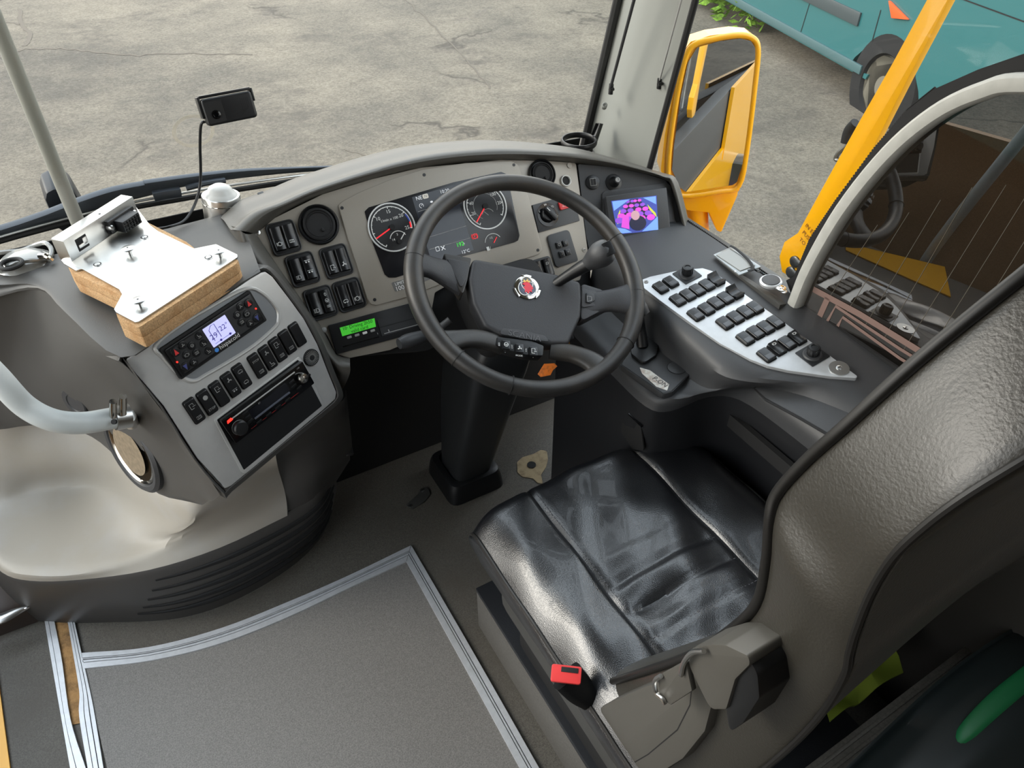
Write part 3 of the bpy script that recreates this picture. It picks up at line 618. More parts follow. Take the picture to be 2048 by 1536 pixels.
# ---- light switch panel
b = B(); b.ppx(CL, [(1063, 411), (1130, 392), (1147, 398), (1158, 442), (1076, 466)], 0, .004, soft2, .001, .0008); lightp = b.make('light_switch_panel', dash)
b = B(); M = CL.at(1094, 430, .004); b.lathe([(.025, 0), (.025, .001), (0, .001)], M, blackg, 28); b.lathe([(.0165, .001), (.016, .007), (.014, .009), (0, .0095)], M, black, 28)
b.box(.011, .034, .012, M@Matrix.Rotation(math.radians(32), 4, 'Z'), black, .003, c=(0, 0, .013)); b.box(.0015, .009, .0005, M@Matrix.Rotation(math.radians(32), 4, 'Z'), white, c=(0, .010, .0193))
for a, k in ((90, 'dots'), (150, '0'), (40, 'lamp'), (-20, 'fan')): symbol(b, k, .006, M@Matrix.Translation((.0205*math.cos(math.radians(a)), .0205*math.sin(math.radians(a)), .0012)), white)
b.make('headlight_dial', lightp)
b = B(); b.prism(rrect(.026, .018, .003), 0, .005, CL.at(1126, 411, .004), red, .0015); b.line([(-.004, -.003), (0, .005), (.004, -.003)], .0012, CL.at(1124, 412, .0095), white, .0001, True); b.make('hazard_switch', lightp, label='red hazard switch')
b = B(); b.ppx(CL, [(1092, 472), (1136, 459), (1153, 514), (1155, 522), (1111, 537)], 0, .004, soft2, .010, .001); keyp = b.make('computer_keypad', dash)
for q, t in (((1115, 491), '@'), ((1128, 487), '0'), ((1121, 509), '-'), ((1133, 505), '+')):
    b = B(); b.prism(rrect(.0125, .0135, .0025), .004, .0075, CL.at(*q), switchm, .001); b.text(t if t != '@' else 'O', .009, CL.at(*q, .0079), greyp); b.make('keypad_button', keyp)
# ================================================================ TACHOGRAPH
tach = thing('tachograph', 'black tachograph with a lit green text display, low in the dashboard', 'tachograph', CL.hit(750, 660))
b = B(); b.ppx(CL, [(655, 651), (840, 601), (853, 660), (672, 709)], .0, .007, black, .003, .0012)
b.ppx(CL, [(752, 640), (835, 617), (842, 650), (762, 673)], .007, .009, black, .0015); b.line([CL.uv(766, 668), CL.uv(840, 648)], .0012, CL.M(0, 0, .0095), greyp)
b.line([CL.uv(757, 656), CL.uv(838, 634)], .002, CL.M(0, 0, .0093), blackm); b.line([CL.uv(684, 694), CL.uv(756, 674)], .002, CL.M(0, 0, .0075), blackg)
b.text('1', .005, CL.at(753, 668, .0094), white); b.text('2', .005, CL.at(775, 662, .0094), white)
b.make('body', tach)
lcd = mat('green_lcd', S(60, 165, 50), .35, emit=S(58, 170, 40), es=.75)
b = B(); b.ppx(CL, [(678, 656), (747, 637), (750, 654), (683, 673)], .007, .0078, lcd)
def along(c, d, h):  # text frame whose baseline runs from c to d on the facia
    a = CL.uv(*c); e = CL.uv(*d); return CL.M((a[0]+e[0])/2, (a[1]+e[1])/2, h, math.atan2(e[1]-a[1], e[0]-a[0]))
dk = mat('lcd_ink', S(16, 44, 18), .5)
b.text('10\u00b7 Driving 2h50', .0088, along((680, 660), (746, 642), .0079), dk); b.text('valid card', .0088, along((686, 668), (748, 650), .0079), dk); b.make('display', tach)
for i in range(4):
    b = B(); q = (697+i*15.5, 675-i*4.4); b.prism(rrect(.009, .0045, .0015), .007, .0085, CL.at(*q), greyp if i != 2 else white, .0005); b.make('tachograph_button', tach)
# lower facia knob left of the tachograph
b = B(); b.lathe([(.005, 0), (.005, .002), (.003, .0035), (0, .0038)], CL.at(648, 660), greyp, 16); b.make('round_cap', dash)
# ================================================================ MONITOR
mo = thing('monitor', 'small dark framed monitor showing purple seats and a driver seen from above', 'monitor', PD.hit(1268, 440))
mq = [(1205, 397), (1325, 379), (1334, 477), (1219, 492)]
b = B(); b.ppx(PD, [(1205, 397), (1325, 379), (1334, 477), (1219, 492)], .006, .022, soft2, .002, .0015)
b.prism(ell(.0015, .0015, 10), .022, .0225, PD.at(1268, 480), mat('amber_led', S(230, 220, 130), .4, emit=S(240, 230, 120), es=2)); b.make('frame', mo)
PDs = PD.up(.022)
def em(n, c): return mat(n, c, .25, emit=c, es=.75)
e_bg = em('screen_blue', S(58, 70, 150)); e_pk = em('screen_pink', S(200, 70, 190)); e_dk = em('screen_navy', S(24, 24, 50)); e_yl = em('screen_yellow', S(190, 190, 60)); e_lb = em('screen_light_blue', S(110, 150, 220)); e_sk = em('screen_skin', S(180, 140, 150)); e_mg = em('screen_violet', S(130, 70, 190))
s0, s1, s2, s3 = PDs.uv(1222, 402), PDs.uv(1313, 391), PDs.uv(1316, 461), PDs.uv(1235, 469)
def sq(u, v):
    a = Vector(s3).lerp(Vector(s2), u); c = Vector(s0).lerp(Vector(s1), u); return tuple(a.lerp(c, v))
b = B(); Mz = PDs.M()
b.prism([sq(0, 0), sq(1, 0), sq(1, 1), sq(0, 1)], 0, .0006, Mz, e_bg)
def sp(pts, m, h=.0008): b.prism([sq(*p) for p in pts], .0004, h, Mz, m)
sp([(.18, .62), (.42, .98), (.58, .98), (.85, .6), (.7, .35), (.3, .3)], e_dk)
for i in range(5):
    for c0 in (0, 1):
        x = .42-.05*i-.02 if c0 == 0 else .56+.04*i; y = .92-.13*i; s_ = .045+.014*i
        for dx in (-.5, .6): sp([(x+dx*s_*2.0+s_*math.cos(a), y+s_*.9*math.sin(a)) for a in [k*.785 for k in range(8)]], e_pk if (i+c0) % 2 else e_mg, .001+.0001*i)
sp([(.12, .2), (.3, .12), (.33, .5), (.2, .58)], e_pk, .0016); sp([(.08, .55), (.16, .72), (.12, .35), (.04, .3)], e_yl, .001); sp([(.78, .78), (.96, .5), (.98, .38), (.82, .62)], e_yl, .001)
sp([(.02, .7), (.4, .98), (.1, .98), (.02, .98)], e_lb, .001); sp([(.7, .98), (.98, .98), (.98, .75)], e_lb, .001); sp([(0, .02), (.35, .02), (.2, .14), (0, .2)], e_lb, .0018); sp([(.6, .02), (1, .02), (1, .4), (.85, .25)], e_lb, .0018)
b.prism([sq(.52+.2*math.cos(a), .27+.22*math.sin(a)) for a in [k*.4 for k in range(16)]], .0006, .0019, Mz, e_dk); b.prism([sq(.48+.1*math.cos(a), .5+.14*math.sin(a)) for a in [k*.4 for k in range(16)]], .0006, .0021, Mz, e_sk)
b.make('screen', mo)
# ================================================================ STEERING WHEEL
wt = thing('steering_wheel', 'large worn black leather steering wheel with four spokes and a round griffin badge', 'steering wheel', WH.o)
wt_uv = lambda x, y: WH.uv(x, y)
R0 = .2135
ps = []; rr = []
for i in range(48):
    a = 2*math.pi*i/48; d = math.degrees(a)
    # fatter grips left and right where the spokes join
    g = max(0, math.cos(math.radians(d-165)))**6+max(0, math.cos(math.radians(d+20)))**6
    ps.append(WH.p(R0*math.cos(a), R0*math.sin(a), 0)); rr.append((.0152+.0028*g, .0165+.001*g))
b = B(); b.tube(ps, rr, wheelm, 20, 3, closed=True, nrm=WH.n)
for d in (150, 207, 235, 305, 335, 8):   # stitched joints
    a = math.radians(d); c_ = WH.p(R0*math.cos(a), R0*math.sin(a)); t = WH.x*(-math.sin(a))+WH.y*math.cos(a); b.tube([c_-t*.0006, c_+t*.0006], [(.0176, .0176)]*2, rubber, 24, 1, nrm=WH.n)
rim = b.make('rim', wt)
HD = -.035   # hub face sits below the rim plane
HF = WH.up(HD+.02)
def W2(px, py, h): return WH.up(h).hit(px, py)
# spokes: centre line picture points with half width and half thickness
sp_ = [('upper left', [((838, 528), -.002, .024, .012), ((862, 535), -.006, .021, .011), ((890, 546), -.014, .026, .011), ((925, 560), -.02, .034, .012)]),
       ('right', [((1262, 600), -.002, .036, .013), ((1240, 600), -.004, .027, .012), ((1205, 603), -.012, .022, .011), ((1160, 610), -.02, .032, .012)]),
       ('lower left', [((882, 688), -.001, .026, .012), ((915, 680), -.006, .018, .012), ((955, 678), -.014, .017, .012), ((1005, 690), -.022, .018, .012)]),
       ('lower right', [((1205, 742), -.001, .026, .012), ((1180, 722), -.006, .02, .012), ((1145, 708), -.014, .017, .012), ((1100, 700), -.022, .018, .012)])]
for nm, pp in sp_:
    b = B(); b.tube([W2(*p[0], p[1]) for p in pp], [(p[2], p[3]) for p in pp], wheelm if nm[0] == 'l' else padm, 16, 5, nrm=WH.n, sq=.8); b.make('spoke', wt)
# hub pad, domed
pad = [(944, 519), (1030, 535), (1110, 550), (1160, 566), (1163, 600), (1160, 636), (1148, 662), (1136, 690), (1100, 690), (1050, 680), (1000, 672), (968, 655), (945, 610), (936, 560)]
b = B(); PF = WH.up(-.012); o = fillet([PF.uv(*p) for p in pad], .012); b.prism(o, -.03, .006, PF.M(), padm, .008, 4)
b.ppx(WH.up(-.005), [(1005, 657), (1040, 660), (1090, 672), (1098, 684), (1045, 678), (998, 668)], 0, .0016, padm, .006, .0006)
q0, q1 = WH.uv(1018, 664), WH.uv(1082, 677); b.text('SCANIA', .016, WH.M((q0[0]+q1[0])/2, (q0[1]+q1[1])/2, -.0030, math.atan2(q1[1]-q0[1], q1[0]-q0[0])), mat('embossed_letters', S(78, 78, 80), .4), sx=1.1)
hub = b.make('hub_pad', wt)
b = B(); b.ppx(WH.up(-.012), [(886, 508), (942, 518), (934, 562), (925, 592), (900, 552)], -.028, .004, wheelm, .004, .003); b.ppx(WH.up(-.008), [(893, 517), (938, 526), (932, 560), (922, 578)], 0, .003, padm, .004, .001); b.make('spoke_cover', wt)
b = B(); b.ppx(WH.up(-.012), [(1162, 568), (1200, 580), (1224, 592), (1222, 612), (1196, 626), (1160, 645)], -.028, .004, padm, .008, .003)
b.ppx(WH.up(-.008), [(1163, 578), (1190, 584), (1198, 600), (1190, 613), (1163, 616)], 0, .003, padm, .004, .001)
b.make('spoke_cover', wt)
b = B(); b.ppx(WH.up(-.005), [(1171, 586), (1188, 590), (1189, 602), (1180, 607), (1171, 606)], 0, .003, black, .003, .001); b.line([WH.uv(*p) for p in [(1175, 591), (1184, 593), (1184, 600), (1176, 602)]], .0012, WH.M(0, 0, -.0018), greyp, .0001, True); b.make('horn_button', wt)
# badge
b = B(); M = WH.at(1055, 573, -.005, math.radians(-25+2)); e = .0235
navy = mat('badge_navy', S(18, 30, 66), .2, coat=.5); brd = mat('badge_red', S(220, 40, 60), .3); gold = mat('badge_gold', S(235, 190, 90), .3)
b.lathe([(e, 0), (e, .0015), (e*.9, .0025), (0, .003)], M, chrome, 40); b.lathe([(e*.72, .003), (0, .0036)], M, navy, 32)
for a in (90, 210, 330):
    b.ring(ell(e*.5, e*.62, 20, e*.3*math.cos(math.radians(a)), e*.3*math.sin(math.radians(a))), ell(e*.44, e*.56, 20, e*.3*math.cos(math.radians(a)), e*.3*math.sin(math.radians(a))), .003, .004, M, white)
    b.prism([(e*1.14*math.cos(math.radians(a+k)), e*1.14*math.sin(math.radians(a+k))) for k in (-22, 0, 22)]+[(e*.8*math.cos(math.radians(a+k)), e*.8*math.sin(math.radians(a+k))) for k in (22, -22)], .0, .002, M, chrome, .0003)
gr = [(-.34, .18), (-.18, .3), (-.05, .38), (.12, .34), (.22, .2), (.32, .05), (.4, -.1), (.28, -.2), (.3, -.38), (.16, -.32), (.06, -.5), (-.06, -.36), (-.2, -.42), (-.16, -.2), (-.28, -.05), (-.12, .05), (-.22, .12)]
b.prism([(x*e*1.2, y*e*1.2) for x, y in gr], .0036, .0046, M, brd)
b.prism([(x*e, y*e) for x, y in [(-.3, .38), (.2, .38), (.3, .62), (.15, .5), (.02, .68), (-.1, .5), (-.28, .62)]], .0036, .0046, M, gold)
b.make('griffin_badge', wt, label='round griffin badge in red on navy')
# buttons on the bottom of the hub
b = B(); b.ppx(WH.up(-.012), [(992, 676), (1060, 683), (1086, 694), (1084, 714), (1050, 712), (1012, 702), (990, 692)], -.02, .006, black, .004, .002); bp_ = b.make('button_cluster', wt)
for (q, t, s_) in (((1013, 688), 'wheel', .009), ((1040, 695), 'fan', .009), ((1068, 701), 'door', .009)):
    b = B(); b.prism(rrect(.0155, .0165, .002), -.006, -.002, WH.at(*q, 0, math.radians(-24)), switchm, .0012); symbol(b, t, s_, WH.at(*q, -.0018, math.radians(-24)), white)
    b.make('wheel_button', bp_)
b = B()
for (q, t) in (((1000, 686), 'RES'), ((1026, 691), 'OFF'), ((1054, 698), 'ON'), ((1012, 702), '-'), ((1040, 709), 'MODE'), ((1068, 712), '-')): b.text(t, .0045, WH.at(*q, -.0055, math.radians(66 if t not in '-MODE' or t == 'ON' else -24)), white, .0002)
b.make('button_lettering', bp_)
# ================================================================ STEERING COLUMN
colm = thing('steering_pedestal', 'black steering pedestal running from the wheel down to a boot on the floor', 'steering pedestal', (.62, 1.3, 0))
def rsec(c, ax, ay, w_, h_, r): return [Vector(c)+Vector(ax)*p[0]+Vector(ay)*p[1] for p in rrect(w_, h_, r, 4)]
b = B(); ax = (1, 0, 0); n_ = WH.n
def cs(y, z, w_, h_, tl=0): return rsec((.612 if z > .3 else .618, y, z), ax, Vector((0, math.cos(tl), math.sin(tl))), w_, h_, .03)
rows = [cs(1.05, .81, .06, .06, .5), cs(1.06, .80, .15, .12, .5), cs(1.08, .765, .165, .15, .4), cs(1.12, .70, .15, .16, .3), cs(1.15, .64, .11, .12, .2)]
b.grid(rows, blackm, 3, 1, closed_v=True); b.make('upper_shroud', colm)
b = B(); blk2 = mat('column_plastic', S(34, 36, 38), .45)
rows = [cs(1.15, .66, .10, .12, .2), cs(1.17, .60, .145, .16, .15), cs(1.24, .40, .135, .16, .1), cs(1.32, .14, .12, .13, 0), cs(1.345, .05, .11, .12, 0), cs(1.35, .03, .105, .11, 0)]
b.grid(rows, blk2, 3, 1, closed_v=True); b.make('lower_shroud', colm)
b = B(); b.grid([cs(1.348, .065, .12, .125), cs(1.348, .06, .15, .155), cs(1.348, .03, .165, .17), cs(1.348, 0, .17, .175)], blackg if False else black, 2, 1, closed_v=True); b.make('floor_boot', colm)
# stalks
b = B(); st = soft2
b.tube([W(900, 640, t=1.42), W(868, 664, t=1.42), W(840, 674, t=1.40), W(815, 682, t=1.385), W(798, 688, t=1.375)], [.007, .008, .012, .0135, .010], st, 14, 4); sym = W(825, 676, t=1.37)
b.make('wiper_stalk', colm)
b = B(); b.tube([W(1100, 575, t=1.42), W(1135, 552, t=1.40), W(1160, 537, t=1.385), W(1176, 528, t=1.375)], [.009, .0105, .0125, .013], black, 14, 4); b.tube([W(1172, 530, t=1.376), W(1185, 521, t=1.37), W(1200, 510, t=1.36), W(1216, 500, t=1.35), W(1222, 497, t=1.348)], [.012, .0185, .024, .0215, .012], st, 18, 4)
b.box(.018, .026, .006, Frame(W(1217, 497, t=1.335), RT, -FW).M(rot=math.radians(25)), black, .003)
b.make('retarder_stalk', colm)
# ignition keys
kt = thing('ignition_keys', 'bunch of keys with an orange tag hanging beneath the steering wheel', 'keys', W(1120, 690, t=1.45))
F0 = Frame(W(1120, 690, t=1.45), RT, -FW)
b = B(); b.lathe([(.0105, -.0008), (.0115, 0), (.0105, .0008)], F0.at(1128, 687), mat('brass', S(190, 140, 70), .3, 1.), 20); b.make('key_ring', kt)
b = B(); b.tube([F0.hit(1136, 664), F0.hit(1132, 678)], .003, steel, 8, 1); b.box(.008, .02, .002, F0.at(1140, 700, 0, .5), steel, .0005); b.box(.014, .016, .006, F0.at(1139, 672, .0, .3), black, .002); b.make('key', kt)
b = B(); o = [F0.uv(*p) for p in [(1089, 727), (1110, 726), (1116, 732), (1107, 740), (1102, 750), (1082, 754), (1076, 748)]]; b.prism(o, -.02, -.018, F0.M(), mat('orange_tag', S(225, 118, 28), .6, wear=S(120, 70, 30), wscale=120), .0004); b.make('orange_tag', kt, label='grubby orange tag')
# ================================================================ DASH TOP AND CENTRE CONSOLE
con = thing('centre_console', 'charcoal console body left of the wheel carrying a satin silver control facia', 'console', (.05, 1.2, .6))
TL, TR_, BR_, BL_ = CP.hit(245, 715), CP.hit(523, 541), CP.hit(672, 792), CP.hit(445, 980)
# top shelf: windscreen edge back to the facia edge
far = [W(-200, 592, z=.90), W(0, 549, z=.905), W(112, 514, z=.905), W(205, 492, z=.905), W(330, 458, z=.905), W(385, 444, z=.905), W(430, 432, z=.905), W(474, 421, z=.905)]
drop = [p+Vector((0, .02, -.12)) for p in far]
nr = [W(-160, 640, z=.86), W(-20, 590, z=.90), W(75, 572, z=.918), W(130, 618, z=.925), W(243, 706, z=.922), W(340, 648, z=.932), W(440, 584, z=.94), W(519, 538, z=.945)]
m1 = [a.lerp(c, .35)+Vector((0, 0, .004)) for a, c in zip(far, nr)]; m2 = [a.lerp(c, .75)+Vector((0, 0, .006)) for a, c in zip(far, nr)]
b = B(); b.grid([drop, far, m1, m2, nr, [p+Vector((0, -.003, -.006)) for p in nr]], soft, 3, 4); b.make('dash_top', con)
# left flank: ridge, middle, foot
ridge = [W(-200, 560, t=1.25), W(-20, 570, t=1.255), W(75, 572, z=.918), W(160, 640, z=.915), CP.up(.004).hit(243, 712), CP.up(.004).hit(300, 790), CP.up(.004).hit(372, 885), CP.up(.004).hit(440, 990)]
rA = [W(-200, 640, t=1.33), W(-20, 640, t=1.34), W(60, 650, t=1.33), W(140, 700, t=1.24), W(222, 735, t=1.16), W(282, 812, t=1.19), W(352, 900, t=1.25), W(428, 1000, t=1.275)]
rB = [W(-200, 740, t=1.48), W(-20, 745, t=1.50), W(40, 750, t=1.48), W(110, 790, t=1.42), W(190, 820, t=1.36), W(248, 868, t=1.35), W(325, 940, t=1.33), W(418, 1002, t=1.30)]
rC = [W(-200, 860, t=1.60), W(-20, 860, t=1.63), W(40, 853, t=1.61), W(110, 850, t=1.58), W(184, 874, t=1.53), W(245, 925, t=1.49), W(318, 988, t=1.43), W(404, 1006, t=1.35)]
rD = [p+Vector((.05, .08, -.02)) for p in rC]
b = B(); b.grid([ridge, rA, rB, rC, rD], soft, 4, 4); b.make('console_flank', con)
# rim around the facia, underside and right side
opx = [(245, 716), (310, 678), (380, 635), (450, 589), (514, 545), (540, 548), (577, 595), (607, 637), (635, 688), (655, 740), (672, 782), (668, 800), (642, 823), (553, 895), (460, 972), (446, 980), (390, 915), (324, 812), (262, 738)]
def off(q, d):
    c = Vector((470, 770)); v = Vector(q)-c; return tuple(c+v*(1+d))
oi = [CP.up(-.004).hit(*off(q, -.015)) for q in opx]; o0 = [CP.up(.0045).hit(*off(q, .006)) for q in opx]; o1 = [CP.up(.005).hit(*off(q, .03)) for q in opx]; o2 = [CP.up(-.012).hit(*off(q, .05)) for q in opx]
o3 = [p-CP.n*.10+Vector((0, 0, .0)) for p in o2]; 
b = B(); b.grid([oi, o0, o1, o2, o3, [p-CP.n*.12 for p in o3]], soft, 3, 3, closed_v=True); b.make('console_surround', con)
# ---- silver facia
fpx = [(248, 718), (300, 686), (380, 637), (450, 590), (514, 546), (528, 543), (542, 553), (575, 596), (605, 637), (632, 688), (652, 740), (670, 784), (668, 797), (640, 822), (553, 893), (460, 970), (447, 976), (439, 965), (392, 915), (326, 812), (262, 738)]
b = B(); b.ppx(CP, fpx, -.004, .005, silver, .004, .002)
# recess lip around the climate unit
lipx = [(308, 690), (360, 648), (420, 612), (488, 577), (522, 586), (550, 616), (553, 640), (545, 655), (505, 690), (455, 722), (410, 748), (388, 760), (368, 757), (350, 742), (322, 712)]
lc = [CP.p(*CP.uv(*q), .005) for q in lipx]; b.tube(lc, .0035, silver, 8, 4, closed=True); 
b.ppx(CP, lipx, .0045, .0056, mat('recess_silver', S(150, 154, 158), .4, .6), .01)
fac = b.make('silver_facia', con)
# opening for the radio
b = B(); b.ppx(CP, [(424, 838), (594, 712), (604, 722), (645, 810), (643, 818), (488, 946), (480, 944)], .002, .0065, silver, .004, .0015); b.ppx(CP, [(430, 838), (592, 718), (640, 810), (484, 938)], .0035, .0069, mat('pocket_black', S(10, 12, 15), .5), .002); b.make('radio_surround', con)
# ---- ten rockers
def cp_ang(): 
    a = CP.uv(385, 820); e = CP.uv(591, 668); return math.atan2(e[1]-a[1], e[0]-a[0])
RA = cp_ang()*0
rk = [((385, 820), [('door', .010, .009), ('box', -.012, .008)]), ((411, 803), [('dot', .010, .009), ('STOP', -.012, .0055)]), ((435, 786), [('door', .010, .009)]), ((458, 768), [('fan', .010, .009), ('dots', -.011, .008)]), ((480, 751), [('car', .010, .008), ('car', -.011, .008)]),
      ((511, 730), [('STOP', .010, .0055), ('box', -.011, .008)]), ((532, 714), [('fan', .010, .009), ('seat', -.011, .009)]), ((552, 698), [('door', .010, .009), ('box', -.011, .008)]), ((571, 683), [('box', -.011, .008)]), ((591, 668), [])]
for q, ic in rk:
    u, v = CP.uv(*q); b = B(); b.prism(rrect(.0205, .0455, .0045), .004, .0062, CP.M(u, v, 0, RA), blackm, .0005); M = CP.M(u, v, .005, RA)
    b.prism(rrect(.0178, .0425, .004), 0, .0055, M, switchm, .0018, 3)
    for (k, y, s_) in ic: symbol(b, k, s_, M@Matrix.Translation((0, y, .0058)), greyp)
    b.make('rocker_switch', con)
# rotary vent
b = B(); M = CP.at(619, 714, .004); b.lathe([(.0155, 0), (.0155, .003), (.0145, .0045), (.004, .004), (.003, .006), (0, .006)], M, blackm, 36)
for k in range(26):
    a = 2*math.pi*k/26; b.line([(.005*math.cos(a), .005*math.sin(a)), (.0135*math.cos(a), .0135*math.sin(a))], .0007, M, greyp, .0049)
b.make('microphone_grille', con)
# screws and round cap
b = B(); Fc = Frame(W(153, 803, t=1.39), (.35, .75, -.5), (-.8, -.55, .1)); b.lathe([(.030, -.003), (.030, .001), (.028, .003), (.018, .003), (.017, .0015), (0, .0015)], Fc.at(153, 803, .004), soft2, 28); b.make('round_cap', con)
# side speaker
sp0 = W(268, 898, t=1.375); Fs = Frame(sp0, W(318, 968, t=1.345)-W(218, 832, t=1.36), (W(318, 968, t=1.345)-W(218, 832, t=1.36)).cross(W(235, 935, t=1.43)-W(300, 860, t=1.26)))
if Fs.n.dot(CAM-sp0) < 0: Fs = Frame(sp0, Fs.x, -Fs.n)
b = B(); M = Fs.M(0, 0, .006); b.lathe([(.088, -.01), (.088, 0), (.082, .005), (.074, .004), (.070, -.002)], M, soft2, 40); b.lathe([(.070, .0), (.068, .003), (.064, .001), (.061, -.004)], M, chrome, 40)
b.lathe([(.061, -.003), (.052, -.001), (.049, -.006)], M, rubber, 40); spk = b.make('speaker', con)
b = B(); b.lathe([(.050, .0), (.03, -.003), (.0, -.004)], Fs.M(0, 0, .010), mat('speaker_cone', S(118, 105, 86), .8, speck=.2, sscale=120), 36); b.make('speaker_cone', spk)
# lower dark body beneath the console (right of the beige moulding) and foot-vent
rows = [[CP.up(-.03).hit(552, 880), CP.up(-.03).hit(640, 830), CP.up(-.03).hit(686, 800), CP.up(-.12).hit(692, 780)],
        [W(551, 918, z=.46), W(615, 890, z=.46), W(672, 858, z=.45), W(700, 850, z=.42)],
        [W(563, 968, z=.34), W(620, 950, z=.35), W(668, 915, z=.35), W(704, 890, z=.33)],
        [W(574, 1014, z=.235), W(625, 990, z=.245), W(662, 950, z=.25), W(700, 905, z=.27)], [W(580, 1040, z=.19), W(632, 1010, z=.19), W(664, 975, z=.19), W(700, 920, z=.19)]]
b = B(); b.grid(rows, kick, 3, 3); lw = b.make('lower_panel', con)
b = B(); Fv = Frame(W(686, 860, y=1.30), (0.1, .9, 0), (1, -.25, .1)); 
for k in range(4):
    b = B(); q = (682+k*5.2, 826+k*24); M = Frame(W(*q, y=1.29+.012*k), RT, (-FW+RT*.2)).M(rot=.2); b.box(.018, .034, .006, M, black, .002); [b.box(.014, .004, .002, M, blackm, c=(0, dy, .004)) for dy in (-.009, 0, .009)]; b.make('vent_louvre', con)
pass
# ================================================================ CLIMATE CONTROL UNIT
cu = thing('climate_control_unit', 'black climate control unit with a pale lit display, recessed in the silver facia', 'climate control', CP.hit(420, 660))
cpx = [(320, 699), (490, 587), (523, 636), (359, 750)]
U0, U1, U2, U3 = [Vector(CP.uv(*q)) for q in cpx]
ux = (U1-U0).normalized(); ca = math.atan2(ux.y, ux.x)
cw, ch = (U1-U0).length, (U3-U0).length; cc = (U0+U1+U2+U3)/4
CM = CP.M(cc.x, cc.y, .0055, ca)
b = B(); b.prism(rrect(cw, ch, .002), 0, .010, CM, black, .0012); b.ring(rrect(cw+.008, ch+.008, .003), rrect(cw-.001, ch-.001, .003), -.002, .006, CM, blackm, .0008); b.prism(rrect(cw*.93, ch*.86, .002), .010, .0106, CM, mat('keypad_face', S(34, 35, 37), .5)); b.make('casing', cu)
lcd2 = mat('pale_lcd', S(190, 192, 235), .3, emit=S(196, 196, 245), es=.7); ink = mat('lcd_violet_ink', S(80, 70, 170), .5)
def C(x, y, h=.0106): return CM@Matrix.Translation((x*cw, y*ch, h))
b = B(); b.prism(rrect(cw*.265, ch*.68, .001, 3), 0, .0008, C(0.03, .06), lcd2); b.line([(x*cw, y*ch) for x, y in [(-.085, -.18), (-.085, .2), (-.05, .3), (-.01, .3), (-.01, -.18)]], .001, C(.03, .06, .0115), ink, .0001)
b.text('29°', .013, C(-.025, .02, .0116), ink, 0); b.text('22°', .012, C(.09, .1, .0116), ink, 0); b.prism(ell(.002, .002, 10), 0, .0002, C(.0, -.2, .0116), ink); b.prism(ell(.002, .002, 10), 0, .0002, C(.11, -.2, .0116), ink); b.line([(-.1*cw, 0), (.1*cw, 0)], .0006, C(.03, -.2, .0116), ink); b.make('display', cu)
b = B(); b.text('hispacold', .0105, C(.065, -.4), white, .0003); b.lathe([(.0035, .0003), (.0025, .0005), (.0012, .0004)], C(-.09, -.4), mat('blue_logo', S(70, 140, 220), .5), 16); b.make('lettering', cu)
for sx_ in (-1, 1):
    for i, (x, y, k) in enumerate([(-.43, .28, 'up'), (-.36, .02, 'ring'), (-.43, -.27, 'dn'), (-.34, .34, 'fan'), (-.27, .17, 'wheel'), (-.27, -.1, 'box'), (-.34, -.3, 'fan')]):
        if sx_ > 0: x = -x+.0
        b = B(); T = C(x, y); r = .0068 if k not in ('up', 'dn') else .0075
        b.lathe([(r, 0), (r*.92, .0016), (r*.8, .0018), (0, .0016)], T, switchm, 20)
        if k in ('up', 'dn'): sgn = 1 if k == 'up' else -1; b.prism([(-.0035, -.004*sgn), (.0035, -.004*sgn), (0, .0055*sgn)], .0017, .0022, T, red if k == 'up' else mat('blue_key' if 'blue_key' not in MATS else 'blue_key_', S(70, 76, 130), .4))
        else: symbol(b, k, .006, T@Matrix.Translation((0, 0, .002)), greyp)
        b.make('control_key', cu)
    b = B(); b.prism(ell(.0014, .0014, 10), 0, .0012, C(-.47*sx_, .0), redl); b.make('red_indicator', cu)
for y in (.3, .02, -.26):
    b = B(); b.lathe([(.0062, 0), (.0056, .0016), (0, .0016)], C(-.165, y), switchm, 20); symbol(b, 'seat', .006, C(-.165, y, .0126), greyp); b.make('control_key', cu)
# ================================================================ RADIO
ra = thing('car_radio', 'black car radio with a silver volume knob and small red light', 'radio', CP.hit(525, 800))
R_0, R_1, R_3 = Vector(CP.uv(432, 838)), Vector(CP.uv(594, 719)), Vector(CP.uv(458, 888))
rw, rh = (R_1-R_0).length, .049; ang = math.atan2((R_1-R_0).y, (R_1-R_0).x)
yv = Vector((-math.sin(ang), math.cos(ang))); rc = (R_0+R_1)/2-yv*rh/2; RM = CP.M(rc.x, rc.y, .006, ang)
def Q(x, y, h=.0): return RM@Matrix.Translation((x*rw, y*rh, h))
b = B(); b.prism(rrect(rw, rh, .003), 0, .012, RM, blackg, .0015)
b.prism(rrect(rw*.78, .0024, .0008), .012, .0128, Q(-.02, .34), silver, .0004); b.prism(rrect(rw*.46, rh*.32, .001), .012, .0126, Q(.0, .05), mat('radio_display', S(14, 16, 24), .08)); b.prism(rrect(rw*.44, .0035, .001), .012, .0135, Q(.0, -.17), mat('radio_strip', S(120, 125, 140), .25, .6), .0004)
b.text('BT', .004, Q(-.1, .2, .0127), greyp, .0001); b.line([(-rw*.3, 0), (rw*.3, 0)], .0004, Q(0, -.4, .0122), red, .0001); b.text('USB', .0035, Q(.42, .38, .0122), greyp)
b.make('casing', ra)
b = B(); b.lathe([(.0125, 0), (.0125, .008), (.0105, .010), (0, .0105)], Q(-.39, -.08, .012), black, 28); b.line(ell(.0128, .0128, 28), .0006, Q(-.39, -.08, .0125), greyp, 0, True); b.make('left_knob', ra)
